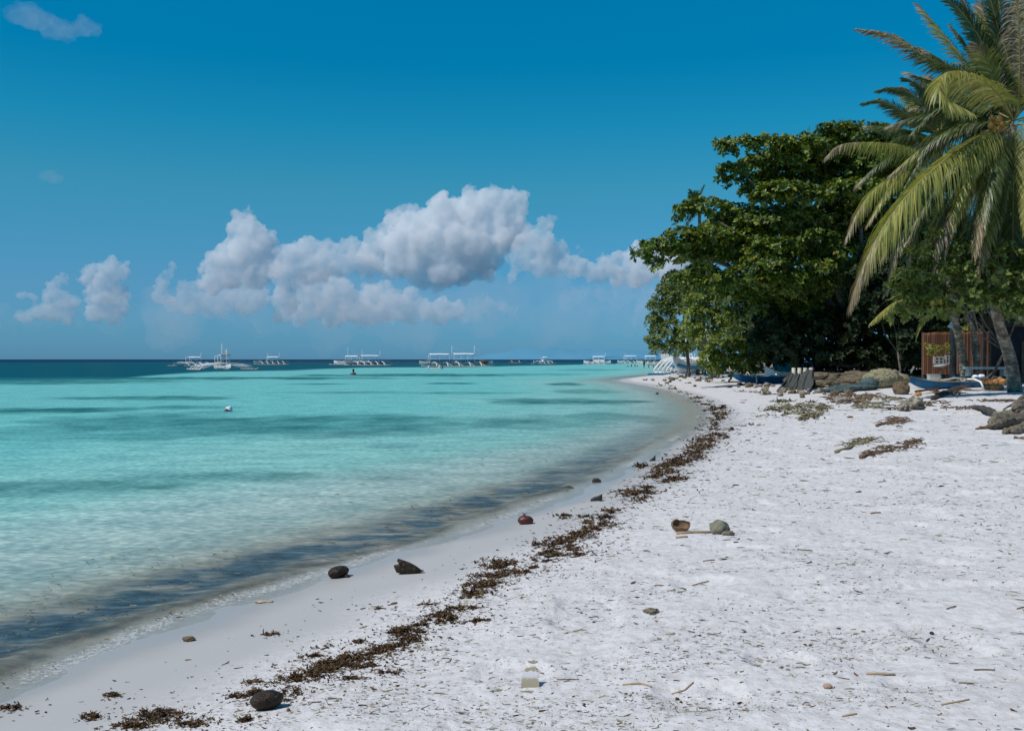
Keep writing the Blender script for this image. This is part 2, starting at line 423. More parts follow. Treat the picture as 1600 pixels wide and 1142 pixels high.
# --- water
def water_material():
    m, nt, N, L, out = new_mat('lagoon_water')
    geo = N.new('ShaderNodeNewGeometry')
    ac = N.new('ShaderNodeAttribute'); ac.attribute_name = 'tone'
    aa = N.new('ShaderNodeAttribute'); aa.attribute_name = 'turbid'
    ast = N.new('ShaderNodeAttribute'); ast.attribute_name = 'st'
    af = N.new('ShaderNodeAttribute'); af.attribute_name = 'foam'
    adist = N.new('ShaderNodeAttribute'); adist.attribute_name = 'rip'
    def noise(scale, detail, vec, mulv=None, dist=0.0):
        if mulv:
            v = N.new('ShaderNodeVectorMath'); v.operation = 'MULTIPLY'; v.inputs[1].default_value = mulv; L.new(vec, v.inputs[0]); vec = v.outputs[0]
        n = N.new('ShaderNodeTexNoise'); n.inputs['Scale'].default_value = scale; n.inputs['Detail'].default_value = detail; n.inputs['Distortion'].default_value = dist
        L.new(vec, n.inputs['Vector']); return n.outputs[0]
    def math_(op, a, b_=None, c=None):
        n = N.new('ShaderNodeMath'); n.operation = op
        for k, v in enumerate((a, b_, c)):
            if v is None: continue
            if isinstance(v, (int, float)): n.inputs[k].default_value = v
            else: L.new(v, n.inputs[k])
        return n.outputs[0]
    pos = geo.outputs['Position']
    # ripples
    h1 = noise(2.2, 6, pos, (0.8, 1.6, 1)); h2 = noise(12.0, 8, pos, (0.8, 1.3, 1)); h3 = noise(0.35, 4, pos, (0.6, 1.5, 1))
    hh = math_('ADD', math_('MULTIPLY', h1, 0.5), math_('ADD', math_('MULTIPLY', h2, 0.22), math_('MULTIPLY', h3, 1.1)))
    bp = N.new('ShaderNodeBump'); bp.inputs['Distance'].default_value = 0.16; bp.inputs['Strength'].default_value = 1.0
    L.new(hh, bp.inputs['Height'])
    # ripple sparkle and shading painted into the body colour as small mottling
    mo = noise(1.5, 9, pos, (0.6, 1.3, 1), 0.4)
    mr = ramp(N, [(0.36, (0.72, 0.80, 0.82)), (0.50, (0.98, 0.98, 0.98)), (0.66, (1.22, 1.16, 1.14))]); L.new(mo, mr.inputs[0])
    mul = N.new('ShaderNodeMix'); mul.data_type = 'RGBA'; mul.blend_type = 'MULTIPLY'; mul.inputs[0].default_value = 0.8
    L.new(ac.outputs['Color'], mul.inputs[6]); L.new(mr.outputs[0], mul.inputs[7])
    mo2 = noise(11.0, 9, pos, (0.7, 1.2, 1), 0.3)
    mr2 = ramp(N, [(0.36, (0.60, 0.70, 0.73)), (0.50, (1, 1, 1)), (0.63, (1.55, 1.42, 1.36))]); L.new(mo2, mr2.inputs[0])
    mul2 = N.new('ShaderNodeMix'); mul2.data_type = 'RGBA'; mul2.blend_type = 'MULTIPLY'; mul2.inputs[0].default_value = 0.7
    L.new(mul.outputs[2], mul2.inputs[6]); L.new(mr2.outputs[0], mul2.inputs[7])
    aw = N.new('ShaderNodeAttribute'); aw.attribute_name = 'band'
    ws = noise(7.0, 9, pos, (0.35, 1.6, 1), 0.6)
    wr2 = ramp(N, [(0.34, (0.6, 0.66, 0.70)), (0.47, (0.9, 0.93, 0.95)), (0.58, (1.3, 1.25, 1.2)), (0.72, (2.1, 1.9, 1.7))]); L.new(ws, wr2.inputs[0])
    mw = N.new('ShaderNodeMix'); mw.data_type = 'RGBA'; mw.blend_type = 'MULTIPLY'; L.new(aw.outputs['Fac'], mw.inputs[0]); L.new(mul2.outputs[2], mw.inputs[6]); L.new(wr2.outputs[0], mw.inputs[7])
    dif = N.new('ShaderNodeBsdfDiffuse'); L.new(mw.outputs[2], dif.inputs['Color'])
    tr = N.new('ShaderNodeBsdfTransparent'); tr.inputs['Color'].default_value = (0.95, 0.965, 0.95, 1)
    mx = N.new('ShaderNodeMixShader'); L.new(aa.outputs['Fac'], mx.inputs[0]); L.new(tr.outputs[0], mx.inputs[1]); L.new(dif.outputs[0], mx.inputs[2])
    # foam
    fn = noise(42, 8, pos, (.7, 1, 1), 1.2); 
    ff = math_('MULTIPLY', af.outputs['Fac'], 1.0)
    fth = math_('SUBTRACT', 0.80, math_('MULTIPLY', ff, 0.38))
    fm = N.new('ShaderNodeMapRange'); L.new(fn, fm.inputs['Value']); L.new(fth, fm.inputs['From Min']); L.new(math_('ADD', fth, 0.22), fm.inputs['From Max'])
    fd = N.new('ShaderNodeBsdfDiffuse'); fd.inputs['Color'].default_value = (0.78, 0.78, 0.78, 1)
    mf = N.new('ShaderNodeMixShader'); L.new(math_('MULTIPLY', fm.outputs[0], math_('MINIMUM', math_('MULTIPLY', ff, 1.6), 0.62)), mf.inputs[0]); L.new(mx.outputs[0], mf.inputs[1]); L.new(fd.outputs[0], mf.inputs[2])
    gl = N.new('ShaderNodeBsdfGlossy'); gl.inputs['Roughness'].default_value = 0.16; L.new(bp.outputs[0], gl.inputs['Normal'])
    fr = N.new('ShaderNodeFresnel'); fr.inputs['IOR'].default_value = 1.33; L.new(bp.outputs[0], fr.inputs['Normal'])
    frc = math_('MINIMUM', math_('MULTIPLY', fr.outputs[0], 0.7), 0.13)
    mg = N.new('ShaderNodeMixShader'); L.new(frc, mg.inputs[0]); L.new(mf.outputs[0], mg.inputs[1]); L.new(gl.outputs[0], mg.inputs[2])
    L.new(mg.outputs[0], out.inputs[0])
    return m

X, Y, F, RR, nA = polar(0.5, 45000, ((.5, 4, 40), (4, 50, 620), (50, 1500, 230), (1500, 45000, 40)), R(34), 520, 60)
S, T = shore_st(X, Y)
keepv = S < 3.0
D = np.hypot(X, Y)
near = np.exp(-(D/45.0)**2)
zt = Hs(X, Y)
lap = 0.045*np.exp(-((S+0.42+0.12*fbm(T*.5, S*0, None, 2, 8))/0.16)**2) * (0.55+0.45*vnoise(T*0.8, S*0, None, 14))
Z = near*(0.012*fbm(X*.9, Y*1.8, None, 4, 41) + 0.010*fbm(X*4, Y*6, None, 3, 42)*sstep(-0.1, -0.8, S) + np.maximum(lap, 0) + 0.006*fbm(X*14, Y*14, None, 3, 44)*np.exp(-((S+0.3)/0.4)**2))
Z = Z * sstep(0.3, -0.05, S) + 0.004*sstep(2, 0, np.abs(S))
PX = 800 + FPX*X/np.maximum(Y, 1e-3); PY = HZ + FPX*CAM_H/np.maximum(Y, 1.0)
def srgb(r, g, b):
    c = np.array([r, g, b])/255.0
    return np.where(c <= .04045, c/12.92, ((c+.055)/1.055)**2.4)
def lerpc(A, B, t): return A*(1-t)[:, None] + B*t[:, None]
KW = 0.98
c_beige = srgb(186, 184, 166)*KW; c_pale = srgb(166, 195, 190)*KW; c_mid = srgb(130, 188, 182)*KW
c_turq = srgb(106, 182, 180)*KW; c_deep = srgb(0, 84, 100)*0.8; c_far = srgb(0, 44, 78)*0.75
col = np.tile(c_beige, (len(X), 1))
wob = fbm(X*.11, Y*.09, None, 4, 71)
s1 = (-S + wob*np.clip(-S*.35, 0, 2.2))*(1 + 1.2*sstep(10, 28, D))
col = lerpc(col, np.tile(c_pale, (len(X), 1)), sstep(0.6, 2.2, s1))
col = lerpc(col, np.tile(c_mid, (len(X), 1)), sstep(2.6, 8.0, s1))
col = lerpc(col, np.tile(c_turq, (len(X), 1)), sstep(9.0, 26.0, s1 + wob*4))
# drop-off: the reef edge lies nearer on the left of the bay
edge = np.interp(X/np.maximum(Y, 1e-3), [-0.55, -0.40, -0.30, -0.22, -0.15, -0.05, 0.05, 0.12, 0.3], [92, 96, 150, 165, 215, 235, 330, 420, 520])
e2 = D/edge * (1 + 0.10*fbm(X*.018, Y*.010, None, 4, 73))
dp = sstep(0.93, 1.06, e2)
col = lerpc(col, np.tile(c_deep, (len(X), 1)), dp)
band = sstep(0.25, 0.6, fbm(X*.006+3, Y*.012, None, 3, 75)) * sstep(900, 200, D)
col = lerpc(col, np.tile(srgb(40, 140, 150)*.9, (len(X), 1)), dp*band*.7)
col = lerpc(col, np.tile(c_far, (len(X), 1)), sstep(320, 1100, D))
# seagrass beds seen through the water: (px, py, half width, half height, strength)
patches = [(60, 642, 150, 7, .9), (200, 622, 200, 4, .75), (300, 637, 80, 5, .6), (380, 664, 440, 20, .62), (150, 672, 260, 16, .35), (560, 672, 200, 14, .55), (640, 586.5, 190, 3.2, .9), (360, 591, 330, 2.6, .9), (80, 597, 220, 4.5, .8),
           (500, 600, 60, 1.2, .6), (700, 599, 40, 1.4, .8), (880, 600.5, 34, 2.6, .9), (880, 628, 110, 6, .7), (960, 627, 60, 3, .7), (930, 612, 60, 3.5, .45), (720, 614, 120, 2, .5), (560, 613, 130, 2, .5), (840, 660, 150, 12, .3),
           (330, 745, 190, 9, .45), (90, 760, 200, 14, .65), (560, 745, 90, 8, .25), (620, 697, 60, 4, .45), (950, 652, 60, 8, .45), (1010, 655, 40, 8, .4), (820, 585, 90, 1.6, .5), (930, 578, 70, 1.5, .5), (330, 645, 60, 4, .3)]
pt = np.zeros(len(X))
front = Y > 2
nx = fbm(PX/60.0, PY/7.0, None, 4, 81); ny = fbm(X*.35, Y*.22, None, 4, 83)
for cx, cy, hx, hy, k in patches:
    cw = W(cx, cy); lw = W(cx-hx, cy); dn = W(cx, cy+hy)[1]; df = W(cx, max(cy-hy, HZ+3))[1]
    rx_ = abs(cw[0]-lw[0]); ry_ = max((df-dn)/2, .5)
    q = np.sqrt(((X-cw[0])/rx_)**2 + ((Y-(df+dn)/2)/ry_)**2) + 0.55*ny + .25*nx
    pt = np.maximum(pt, k*(1-sstep(0.45, 1.15, q)) * front)
pt = np.clip(pt * (0.8 + 0.5*fbm(X*1.1, Y*.5, None, 4, 85)), 0, 1)
col = lerpc(col, np.tile(srgb(22, 104, 104)*.85, (len(X), 1)), np.clip(pt*1.2, 0, .9))
# loose weed rolling in the shallows
wb = weedband(S, T, X, Y)
n3 = fbm(X*1.6, Y*1.6, None, 4, 91)
wcol = lerpc(np.tile(srgb(66, 88, 98), (len(X), 1)), np.tile(srgb(92, 88, 72), (len(X), 1)), sstep(0.1, 0.6, n3)*.45)
halo = sstep(-2.6, -1.5, S+.3*n3)*(1-sstep(-0.35, -0.05, S)) * sstep(-.5, .4, fbm(T*.5, S, None, 3, 93))
col = lerpc(col, np.tile(srgb(146, 150, 128), (len(X), 1)), halo*.22*sstep(22, 8, D))
col = col*(1-wb[:, None]) + wcol*wb[:, None]
turb = 1 - np.exp(-np.maximum(-S, 0)*0.55)
turb = np.maximum(turb, wb*.9) * sstep(0.05, -0.12, S)
turb = np.maximum(turb, 0.08*sstep(0.1, 0, S))
foam = np.exp(-((S+0.11-0.10*fbm(T*.9, S*0, None, 4, 95))/0.17)**2) * sstep(-.6, 0.35, fbm(T*.45, S*0, None, 4, 97)) 
foam = np.maximum(foam, 0.35*np.exp(-((S+0.42)/0.2)**2)*sstep(0, .5, fbm(T*.8, S*0, None, 3, 99))) * (D < 160)
me = npmesh('sea_water', np.stack([X, Y, Z], -1), F)
attr(me, 'tone', np.concatenate([col, np.ones((len(X), 1))], 1), 'FLOAT_COLOR')
attr(me, 'turbid', turb); attr(me, 'band', np.clip(wb*1.3, 0, 1)); attr(me, 'foam', foam); attr(me, 'st', np.stack([T, S, S*0], -1), 'FLOAT_VECTOR')
# drop the part of the sheet that would lie far inland under the sand
bm = bmesh.new(); bm.from_mesh(me); bm.verts.ensure_lookup_table()
bmesh.ops.delete(bm, geom=[bm.verts[i] for i in np.nonzero(~keepv)[0]], context='VERTS')
bm.to_mesh(me); bm.free()
tag(link('sea_water', me, water_material()), kind='structure')
# ================================================================== clouds and far island
def cloud_material(dens, col=(1.0, 0.985, 0.985)):
    """a body of droplets: light scatters many times inside it"""
    m, nt, N, L, out = new_mat('cumulus')
    v = N.new('ShaderNodeVolumeScatter'); v.inputs['Color'].default_value = (*col, 1)
    v.inputs['Density'].default_value = dens; v.inputs['Anisotropy'].default_value = 0.0
    L.new(v.outputs[0], out.inputs['Volume']); return m
_cm = {}
def cloud_mat_for(dens):
    if dens not in _cm: _cm[dens] = cloud_material(dens)
    return _cm[dens]

def cloud(label, blobs, D, base, soft, alpha=1.0, vox=13.0, levels=3, depth=1.0, kids=16, dens=0.0075, disp=1.0, squash=0.5):
    """blobs: (px, py, radius px); base/soft: rows where it has thinned away / is still full"""
    r0 = np.random.default_rng(len(blobs)*7 + int(D) % 97)
    sc = D/FPX
    S_ = [(P(x, y, D + (r0.uniform(-1, 1)*r*0.45*depth)*sc), r*sc*1.08) for x, y, r in blobs]
    allS = list(S_); cur = S_
    for lv in range(levels):
        nxt = []
        for c, r in cur:
            k = kids if lv == 0 else 8
            for _ in range(k):
                v = r0.normal(size=3); v /= np.linalg.norm(v)
                if v[1] > 0.5: v[1] *= -1
                if v[2] < -0.3 and r0.random() < .6: v[2] *= -1
                rr = r*r0.uniform(.22, .46)
                if rr < vox*0.6: continue
                nxt.append((c + Vector((v*(r*0.90)).tolist()), rr))
        allS += nxt; cur = nxt
    V, F = ico(2)
    n = len(allS)
    C = np.array([list(c) for c, r in allS]); RR_ = np.array([r for c, r in allS])
    VV = (V[None]*RR_[:, None, None] + C[:, None]).reshape(-1, 3)
    FF = (F[None] + (np.arange(n)*len(V))[:, None, None]).reshape(-1, 3)
    ym = C[:, 1].mean(); VV[:, 1] = ym + (VV[:, 1]-ym)*squash
    org = np.array([C[:, 0].mean(), C[:, 1].mean(), 0.0])
    me = npmesh('cloud', VV - org, FF)
    o = link('cloud', me, None); o.location = org.tolist()
    md = o.modifiers.new('r', 'REMESH'); md.mode = 'VOXEL'; md.voxel_size = vox; md.adaptivity = 0; md.use_smooth_shade = True
    dg = bpy.context.evaluated_depsgraph_get(); dg.update()
    me2 = bpy.data.meshes.new_from_object(o.evaluated_get(dg)); o.modifiers.clear()
    o.data = me2; me2.name = 'cloud'; me2.materials.clear(); me2.materials.append(cloud_mat_for(dens))
    co = np.empty(len(me2.vertices)*3, np.float32); me2.vertices.foreach_get('co', co); co = co.reshape(-1, 3)
    nr = np.empty(len(me2.vertices)*3, np.float32); me2.vertices.foreach_get('normal', nr); nr = nr.reshape(-1, 3)
    w = co + org
    f = 1/(vox*9)
    dsp = fbm(w[:, 0]*f, w[:, 1]*f, w[:, 2]*f, 4, 5)
    co = co + nr*disp*(dsp*vox*4.8 + vox*2.2*fbm(w[:, 0]*f*3.5, w[:, 1]*f*3.5, w[:, 2]*f*3.5, 2, 55))[:, None]
    me2.vertices.foreach_set('co', co.astype(np.float32).ravel())
    me2.update()
    md = o.modifiers.new('r', 'REMESH'); md.mode = 'VOXEL'; md.voxel_size = vox*.9; md.adaptivity = 0; md.use_smooth_shade = True
    dg = bpy.context.evaluated_depsgraph_get(); dg.update()
    me3 = bpy.data.meshes.new_from_object(o.evaluated_get(dg)); o.modifiers.clear(); o.data = me3; me3.materials.clear(); me3.materials.append(cloud_mat_for(dens))
    w = co + org
    py = HZ - (w[:, 2]-CAM_H)/w[:, 1]*FPX
    pyn = py + 30*fbm(w[:, 0]*f*.35, w[:, 1]*f*.35, w[:, 2]*f*.5, 3, 15)
    al = alpha*(1 - sstep(soft, base, pyn))
    tag(o, label, 'cloud', 'cumulus clouds along the horizon')
    return o

cloud('tallest and widest white cumulus cloud, heaped up above the middle of the sea',
      [(770, 316, 20), (803, 325, 22), (745, 335, 32), (700, 345, 34), (655, 358, 28), (622, 350, 20), (785, 365, 36), (740, 385, 44), (695, 385, 44), (645, 390, 38), (600, 380, 22), (585, 398, 20), (700, 415, 30), (660, 408, 32), (755, 405, 30), (685, 440, 16), (665, 438, 14), (620, 408, 22), (812, 360, 16), (720, 425, 24)],
      12000, 478, 425, dens=0.0085, depth=1.0)
cloud('rounded white cloud tower left of the tallest cumulus, leaning to a narrow top',
      [(391, 334, 8), (380, 345, 14), (372, 362, 18), (395, 370, 24), (420, 383, 18), (362, 390, 18), (390, 400, 34), (418, 405, 24), (345, 415, 20), (328, 420, 13), (365, 425, 26), (400, 428, 26), (322, 438, 12), (340, 440, 20), (430, 425, 16)],
      12600, 500, 410, dens=0.0075)
cloud('low puffy white cloud joining the left tower to the tallest cumulus',
      [(470, 392, 16), (452, 408, 22), (488, 400, 22), (520, 390, 14), (545, 396, 20), (510, 410, 22), (535, 415, 20), (565, 408, 22), (440, 430, 20), (475, 425, 22), (500, 425, 18), (580, 415, 18), (445, 455, 18), (452, 478, 14), (438, 470, 14)],
      11800, 500, 425, dens=0.0075)
cloud('crooked white cloud arm reaching up right of the tallest cumulus',
      [(868, 342, 7), (858, 350, 11), (846, 360, 12), (826, 362, 11), (820, 380, 16), (845, 385, 22), (865, 400, 20), (832, 400, 18), (848, 415, 16), (808, 400, 14), (798, 436, 8), (805, 420, 9), (885, 415, 14), (870, 422, 12), (822, 412, 14)],
      11500, 470, 425, vox=12, dens=0.0075)
cloud('long low white cloud bank running behind the tip of the almond tree',
      [(905, 418, 14), (925, 425, 13), (945, 412, 13), (965, 410, 14), (985, 405, 16), (1005, 400, 20), (1030, 405, 26), (940, 432, 13), (965, 428, 16), (1000, 425, 24), (1060, 420, 30), (895, 428, 12)],
      12200, 475, 420, vox=12, dens=0.009)
cloud('hazy lower tier of cloud below the tallest cumulus',
      [(480, 450, 20), (510, 440, 18), (530, 455, 24), (500, 475, 24), (540, 480, 26), (580, 470, 24), (600, 455, 14), (620, 480, 22), (640, 470, 16), (660, 485, 18), (690, 488, 18), (715, 488, 14), (570, 490, 22), (470, 490, 18), (440, 495, 14), (600, 485, 22), (520, 495, 16), (640, 490, 16)],
      13500, 522, 455, dens=0.0055)
cloud('flat hazy cloud shelf reaching right from the lower tier',
      [(740, 484, 14), (760, 478, 16), (785, 482, 12), (770, 492, 12), (725, 495, 12), (800, 488, 8), (745, 496, 10)],
      13300, 522, 455, dens=0.0028)
cloud('small twin topped cloud with a tall round head at the left of the sea horizon',
      [(145, 426, 11), (158, 420, 9), (175, 416, 11), (188, 425, 14), (165, 438, 18), (140, 440, 13), (180, 458, 18), (160, 470, 16), (148, 462, 14), (190, 478, 16), (150, 490, 16), (175, 492, 16)],
      13000, 520, 445, vox=12, dens=0.007)
cloud('leftmost small cumulus cloud, low and ragged over the sea',
      [(92, 442, 9), (84, 455, 12), (100, 438, 8), (112, 470, 12), (98, 482, 16), (105, 495, 14), (75, 466, 9), (55, 466, 8), (38, 464, 7), (62, 488, 12), (82, 490, 14), (30, 492, 9), (45, 494, 10)],
      13200, 522, 462, vox=12, dens=0.006)
cloud('slim leaning cloud finger between two taller clouds on the left',
      [(269, 418, 7), (264, 430, 8), (257, 443, 9), (251, 456, 9), (248, 468, 8), (262, 468, 10)],
      13100, 510, 430, vox=12, dens=0.006)
cloud('faint low cloud mound at the foot of the left cloud tower',
      [(275, 478, 12), (300, 475, 17), (320, 462, 18), (308, 450, 12), (340, 475, 20), (290, 450, 9), (365, 465, 22), (385, 475, 20), (330, 490, 12), (405, 465, 20)],
      13400, 510, 430, vox=12, dens=0.004)
cloud('tiny ragged cloud tuft just above the low cloud bank on the right',
      [(903, 388, 5), (908, 393, 6), (904, 399, 5)], 12300, 510, 430, vox=12, dens=0.006)
cloud('thin pale cloud smear low over the far boats on the right',
      [(905, 458, 14), (940, 462, 13), (975, 460, 16), (1010, 466, 18), (1000, 500, 14), (880, 468, 14), (1040, 480, 24), (960, 480, 12), (930, 486, 10)],
      13800, 520, 440, vox=20, dens=0.0011)
# broad hazy base in front of the whole bank
cloud('wide veil of grey blue haze cloud hanging under the cumulus bank',
      [(x, 486 + 10*math.sin(x*.03), 40 + 8*math.sin(x*.05+1)) for x in range(270, 1120, 30)],
      10500, 522, 455, vox=34, dens=0.0005, levels=2)
cloud('pale haze bank along the left horizon under the small clouds',
      [(x, 500 + 6*math.sin(x*.05), 20 + 4*math.sin(x*.07+1)) for x in range(-40, 300, 22)],
      10700, 522, 455, vox=30, dens=0.0005, levels=2)

def wisp_material(dens):
    m, nt, N, L, out = new_mat('cloud_wisp')
    v = N.new('ShaderNodeVolumeScatter'); v.inputs['Color'].default_value = (1, 0.9, 0.95, 1); v.inputs['Density'].default_value = dens; v.inputs['Anisotropy'].default_value = 0.2
    L.new(v.outputs[0], out.inputs['Volume']); return m
wm1 = wisp_material(0.0009)
def wisp(label, blobs, D, mat, flat=0.55):
    mb = MB(); sc = D/FPX; o0 = P(blobs[0][0], blobs[0][1], D)
    for i, (x, y, r) in enumerate(blobs):
        mb.ball(P(x, y, D) - o0, (r*sc*1.25, r*sc, r*sc*.85), 4, 0.8, 2.3, i)
    o = mb.build('cloud', mat); o.location = o0
    md = o.modifiers.new('r', 'REMESH'); md.mode = 'VOXEL'; md.voxel_size = 2.4*sc; md.use_smooth_shade = True
    dg = bpy.context.evaluated_depsgraph_get(); dg.update()
    me2 = bpy.data.meshes.new_from_object(o.evaluated_get(dg)); o.modifiers.clear(); o.data = me2
    me2.materials.clear(); me2.materials.append(mat)
    tag(o, label, 'cloud')
wisp('soft faint cloud wisp high in the top left corner of the sky', [(45, 28, 22), (62, 30, 18), (85, 45, 18), (105, 52, 18), (135, 45, 18), (150, 48, 10)], 9000, wm1)
wisp('tiny faint round cloud puff halfway up the sky on the left', [(80, 277, 12), (72, 275, 8), (90, 280, 8)], 9000, wm1)

# far island
def far_island():
    xs = np.linspace(690, 1150, 60); D = 14000.0
    prof = np.interp(xs, [690, 740, 780, 820, 860, 900, 960, 1000, 1060, 1150], [1, 5, 12, 18, 19, 16, 17, 15, 13, 5])
    prof = prof + 1.6*fbm(xs*.03, xs*0, None, 3, 3)
    vs = []; ny_ = 7
    for j in range(ny_):
        t = j/(ny_-1); k = math.sin(math.pi*min(1, t*.5/0.5*0.5+0.0)*1.0) if False else math.sin(math.pi*t)
        for i, x in enumerate(xs):
            d = D + 1800*t
            vs.append(((x-800)/FPX*D, d, max(-3, (prof[i]*D/FPX)*k*(1+.12*math.sin(i*.9+j*2)) - 3)))
    n = len(xs); fs = [(j*n+i, j*n+i+1, (j+1)*n+i+1, (j+1)*n+i) for j in range(ny_-1) for i in range(n-1)]
    mb = MB(); mb.add(vs, fs); return mb.build('hills', simple('island_haze_blue', (0.09, 0.27, 0.40), (0.10, 0.28, 0.42), rough=1, scale=0.002, spec=0))  # distance haze painted into the forest colour as pale blue
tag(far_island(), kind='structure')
# ================================================================== vegetation
G3 = lambda *c: tuple(c)
m_almond = leaf_mat('almond_leaf', [(0.0, (0.022, 0.040, 0.010)), (0.4, (0.045, 0.078, 0.014)), (0.75, (0.09, 0.135, 0.022)), (0.97, (0.15, 0.19, 0.035)), (1.0, (0.20, 0.13, 0.03))], trans=0.22, rough=0.42, gloss=0.35, gain=(1.5, 1.40, 0.95))
m_mid = leaf_mat('thicket_leaf', [(0.0, (0.018, 0.032, 0.010)), (0.6, (0.03, 0.052, 0.014)), (1.0, (0.06, 0.09, 0.022))], trans=0.2, rough=0.5, gloss=0.3, gain=(1.5, 1.5, 1.2))
m_olive = leaf_mat('olive_leaf', [(0.0, (0.04, 0.065, 0.018)), (0.5, (0.075, 0.11, 0.028)), (1.0, (0.14, 0.18, 0.05))], trans=0.3, rough=0.5, gain=(1.6, 1.45, 1.2))
m_bright = leaf_mat('shrub_leaf', [(0.0, (0.045, 0.08, 0.016)), (0.5, (0.09, 0.14, 0.026)), (1.0, (0.17, 0.22, 0.05))], trans=0.3, rough=0.45, gain=(1.75, 1.5, 1.25))
m_dark = leaf_mat('shade_toned_leaf', [(0.0, (0.010, 0.020, 0.008)), (0.7, (0.02, 0.036, 0.011)), (1.0, (0.04, 0.06, 0.016))], trans=0.15, rough=0.55, gloss=0.25)  # leaf colour kept very dark to paint in the shade under the crowns
m_yellow = leaf_mat('hedge_leaf', [(0.0, (0.10, 0.12, 0.02)), (0.6, (0.20, 0.21, 0.03)), (1.0, (0.35, 0.30, 0.06))], trans=0.3)
m_bark = simple('grey_bark', (0.20, 0.18, 0.155), (0.07, 0.06, 0.05), rough=0.95, scale=5, bump=0.02, bscale=14, spec=0.1)

def palm_bark():
    m, nt, N, L, out = new_mat('palm_bark')
    b = N.new('ShaderNodeBsdfPrincipled'); L.new(b.outputs[0], out.inputs[0]); b.inputs['Roughness'].default_value = 0.9; b.inputs['Specular IOR Level'].default_value = 0.15
    tc = N.new('ShaderNodeTexCoord')
    n = N.new('ShaderNodeTexNoise'); n.inputs['Scale'].default_value = 4; n.inputs['Detail'].default_value = 7; L.new(tc.outputs['Object'], n.inputs['Vector'])
    w = N.new('ShaderNodeTexWave'); w.wave_type = 'BANDS'; w.bands_direction = 'Z'; w.inputs['Scale'].default_value = 1.7; w.inputs['Distortion'].default_value = 7; w.inputs['Detail'].default_value = 3; w.inputs['Detail Scale'].default_value = 2
    L.new(tc.outputs['Object'], w.inputs['Vector'])
    r = ramp(N, [(0.3, (0.10, 0.080, 0.058)), (0.5, (0.22, 0.185, 0.14)), (0.7, (0.42, 0.37, 0.29))]); L.new(n.outputs[0], r.inputs[0])
    r2 = ramp(N, [(0.0, (0.7, 0.68, 0.66)), (0.4, (1, 1, 1))]); L.new(w.outputs[0], r2.inputs[0])
    mm = N.new('ShaderNodeMix'); mm.data_type = 'RGBA'; mm.blend_type = 'MULTIPLY'; mm.inputs[0].default_value = 1; L.new(r.outputs[0], mm.inputs[6]); L.new(r2.outputs[0], mm.inputs[7]); L.new(mm.outputs[2], b.inputs['Base Color'])
    bp = N.new('ShaderNodeBump'); bp.inputs['Distance'].default_value = 0.015; L.new(w.outputs[0], bp.inputs['Height']); L.new(bp.outputs[0], b.inputs['Normal'])
    return m
m_palmbark = palm_bark()

def frames(nrm, roll):
    """orthonormal frames with z along nrm"""
    n = nrm/np.linalg.norm(nrm, axis=1, keepdims=True)
    ref = np.where(np.abs(n[:, 2:3]) > .95, np.array([[1., 0, 0]]), np.array([[0, 0, 1.]]))
    a = np.cross(ref, n); a /= np.linalg.norm(a, axis=1, keepdims=True); b = np.cross(n, a)
    c, s = np.cos(roll)[:, None], np.sin(roll)[:, None]
    return a*c + b*s, -a*s + b*c, n

def rosettes(pos, nrm, size, nl=7, leaf=(0.42, 1.0), tilt=0.75, rg=None, droop=0.0, cup=0.25):
    """leaf whorls: nl leaves round each position, each leaf 2 quads folded along its midrib"""
    rg = rg or rng
    n = len(pos)
    A, B, Nn = frames(nrm, rg.uniform(0, 6.28, n))
    V = []; 
    # leaf outline: (along, side)
    prof = [(0.06, 0.0), (0.45, 0.5), (0.80, 0.62), (1.0, 0.0)]
    for k in range(nl):
        an = 6.283*k/nl + rg.uniform(-.35, .35, n)
        d = A*np.cos(an)[:, None] + B*np.sin(an)[:, None]
        el = rg.uniform(-.15, tilt, n)[:, None]
        dirv = d*np.cos(el) + Nn*np.sin(el)
        dirv[:, 2] -= droop; dirv /= np.linalg.norm(dirv, axis=1, keepdims=True)
        side = np.cross(Nn, d); up = np.cross(dirv, side)
        L_ = (size*rg.uniform(.75, 1.2, n))[:, None]; w = L_*leaf[0]*.5
        p0 = pos + dirv*L_*.06
        tip = pos + dirv*L_ - up*L_*cup*0.3
        m1 = pos + dirv*L_*.55 + up*L_*0.04
        a1 = pos + dirv*L_*.55 + side*w - up*w*-.35
        a2 = pos + dirv*L_*.55 - side*w - up*w*-.35
        # two quads sharing the midrib: (p0, a1, tip, m1) and (p0, m1, tip, a2)
        V.append(np.stack([p0, a1, tip, m1, a2], 1))
    V = np.concatenate(V, 0)           # (n*nl, 5, 3)
    N_ = len(V)
    b = (np.arange(N_)*5)[:, None]
    F = np.concatenate([b + np.array([[0, 1, 2, 3]]), b + np.array([[0, 3, 2, 4]])], 0)
    return V.reshape(-1, 3), F

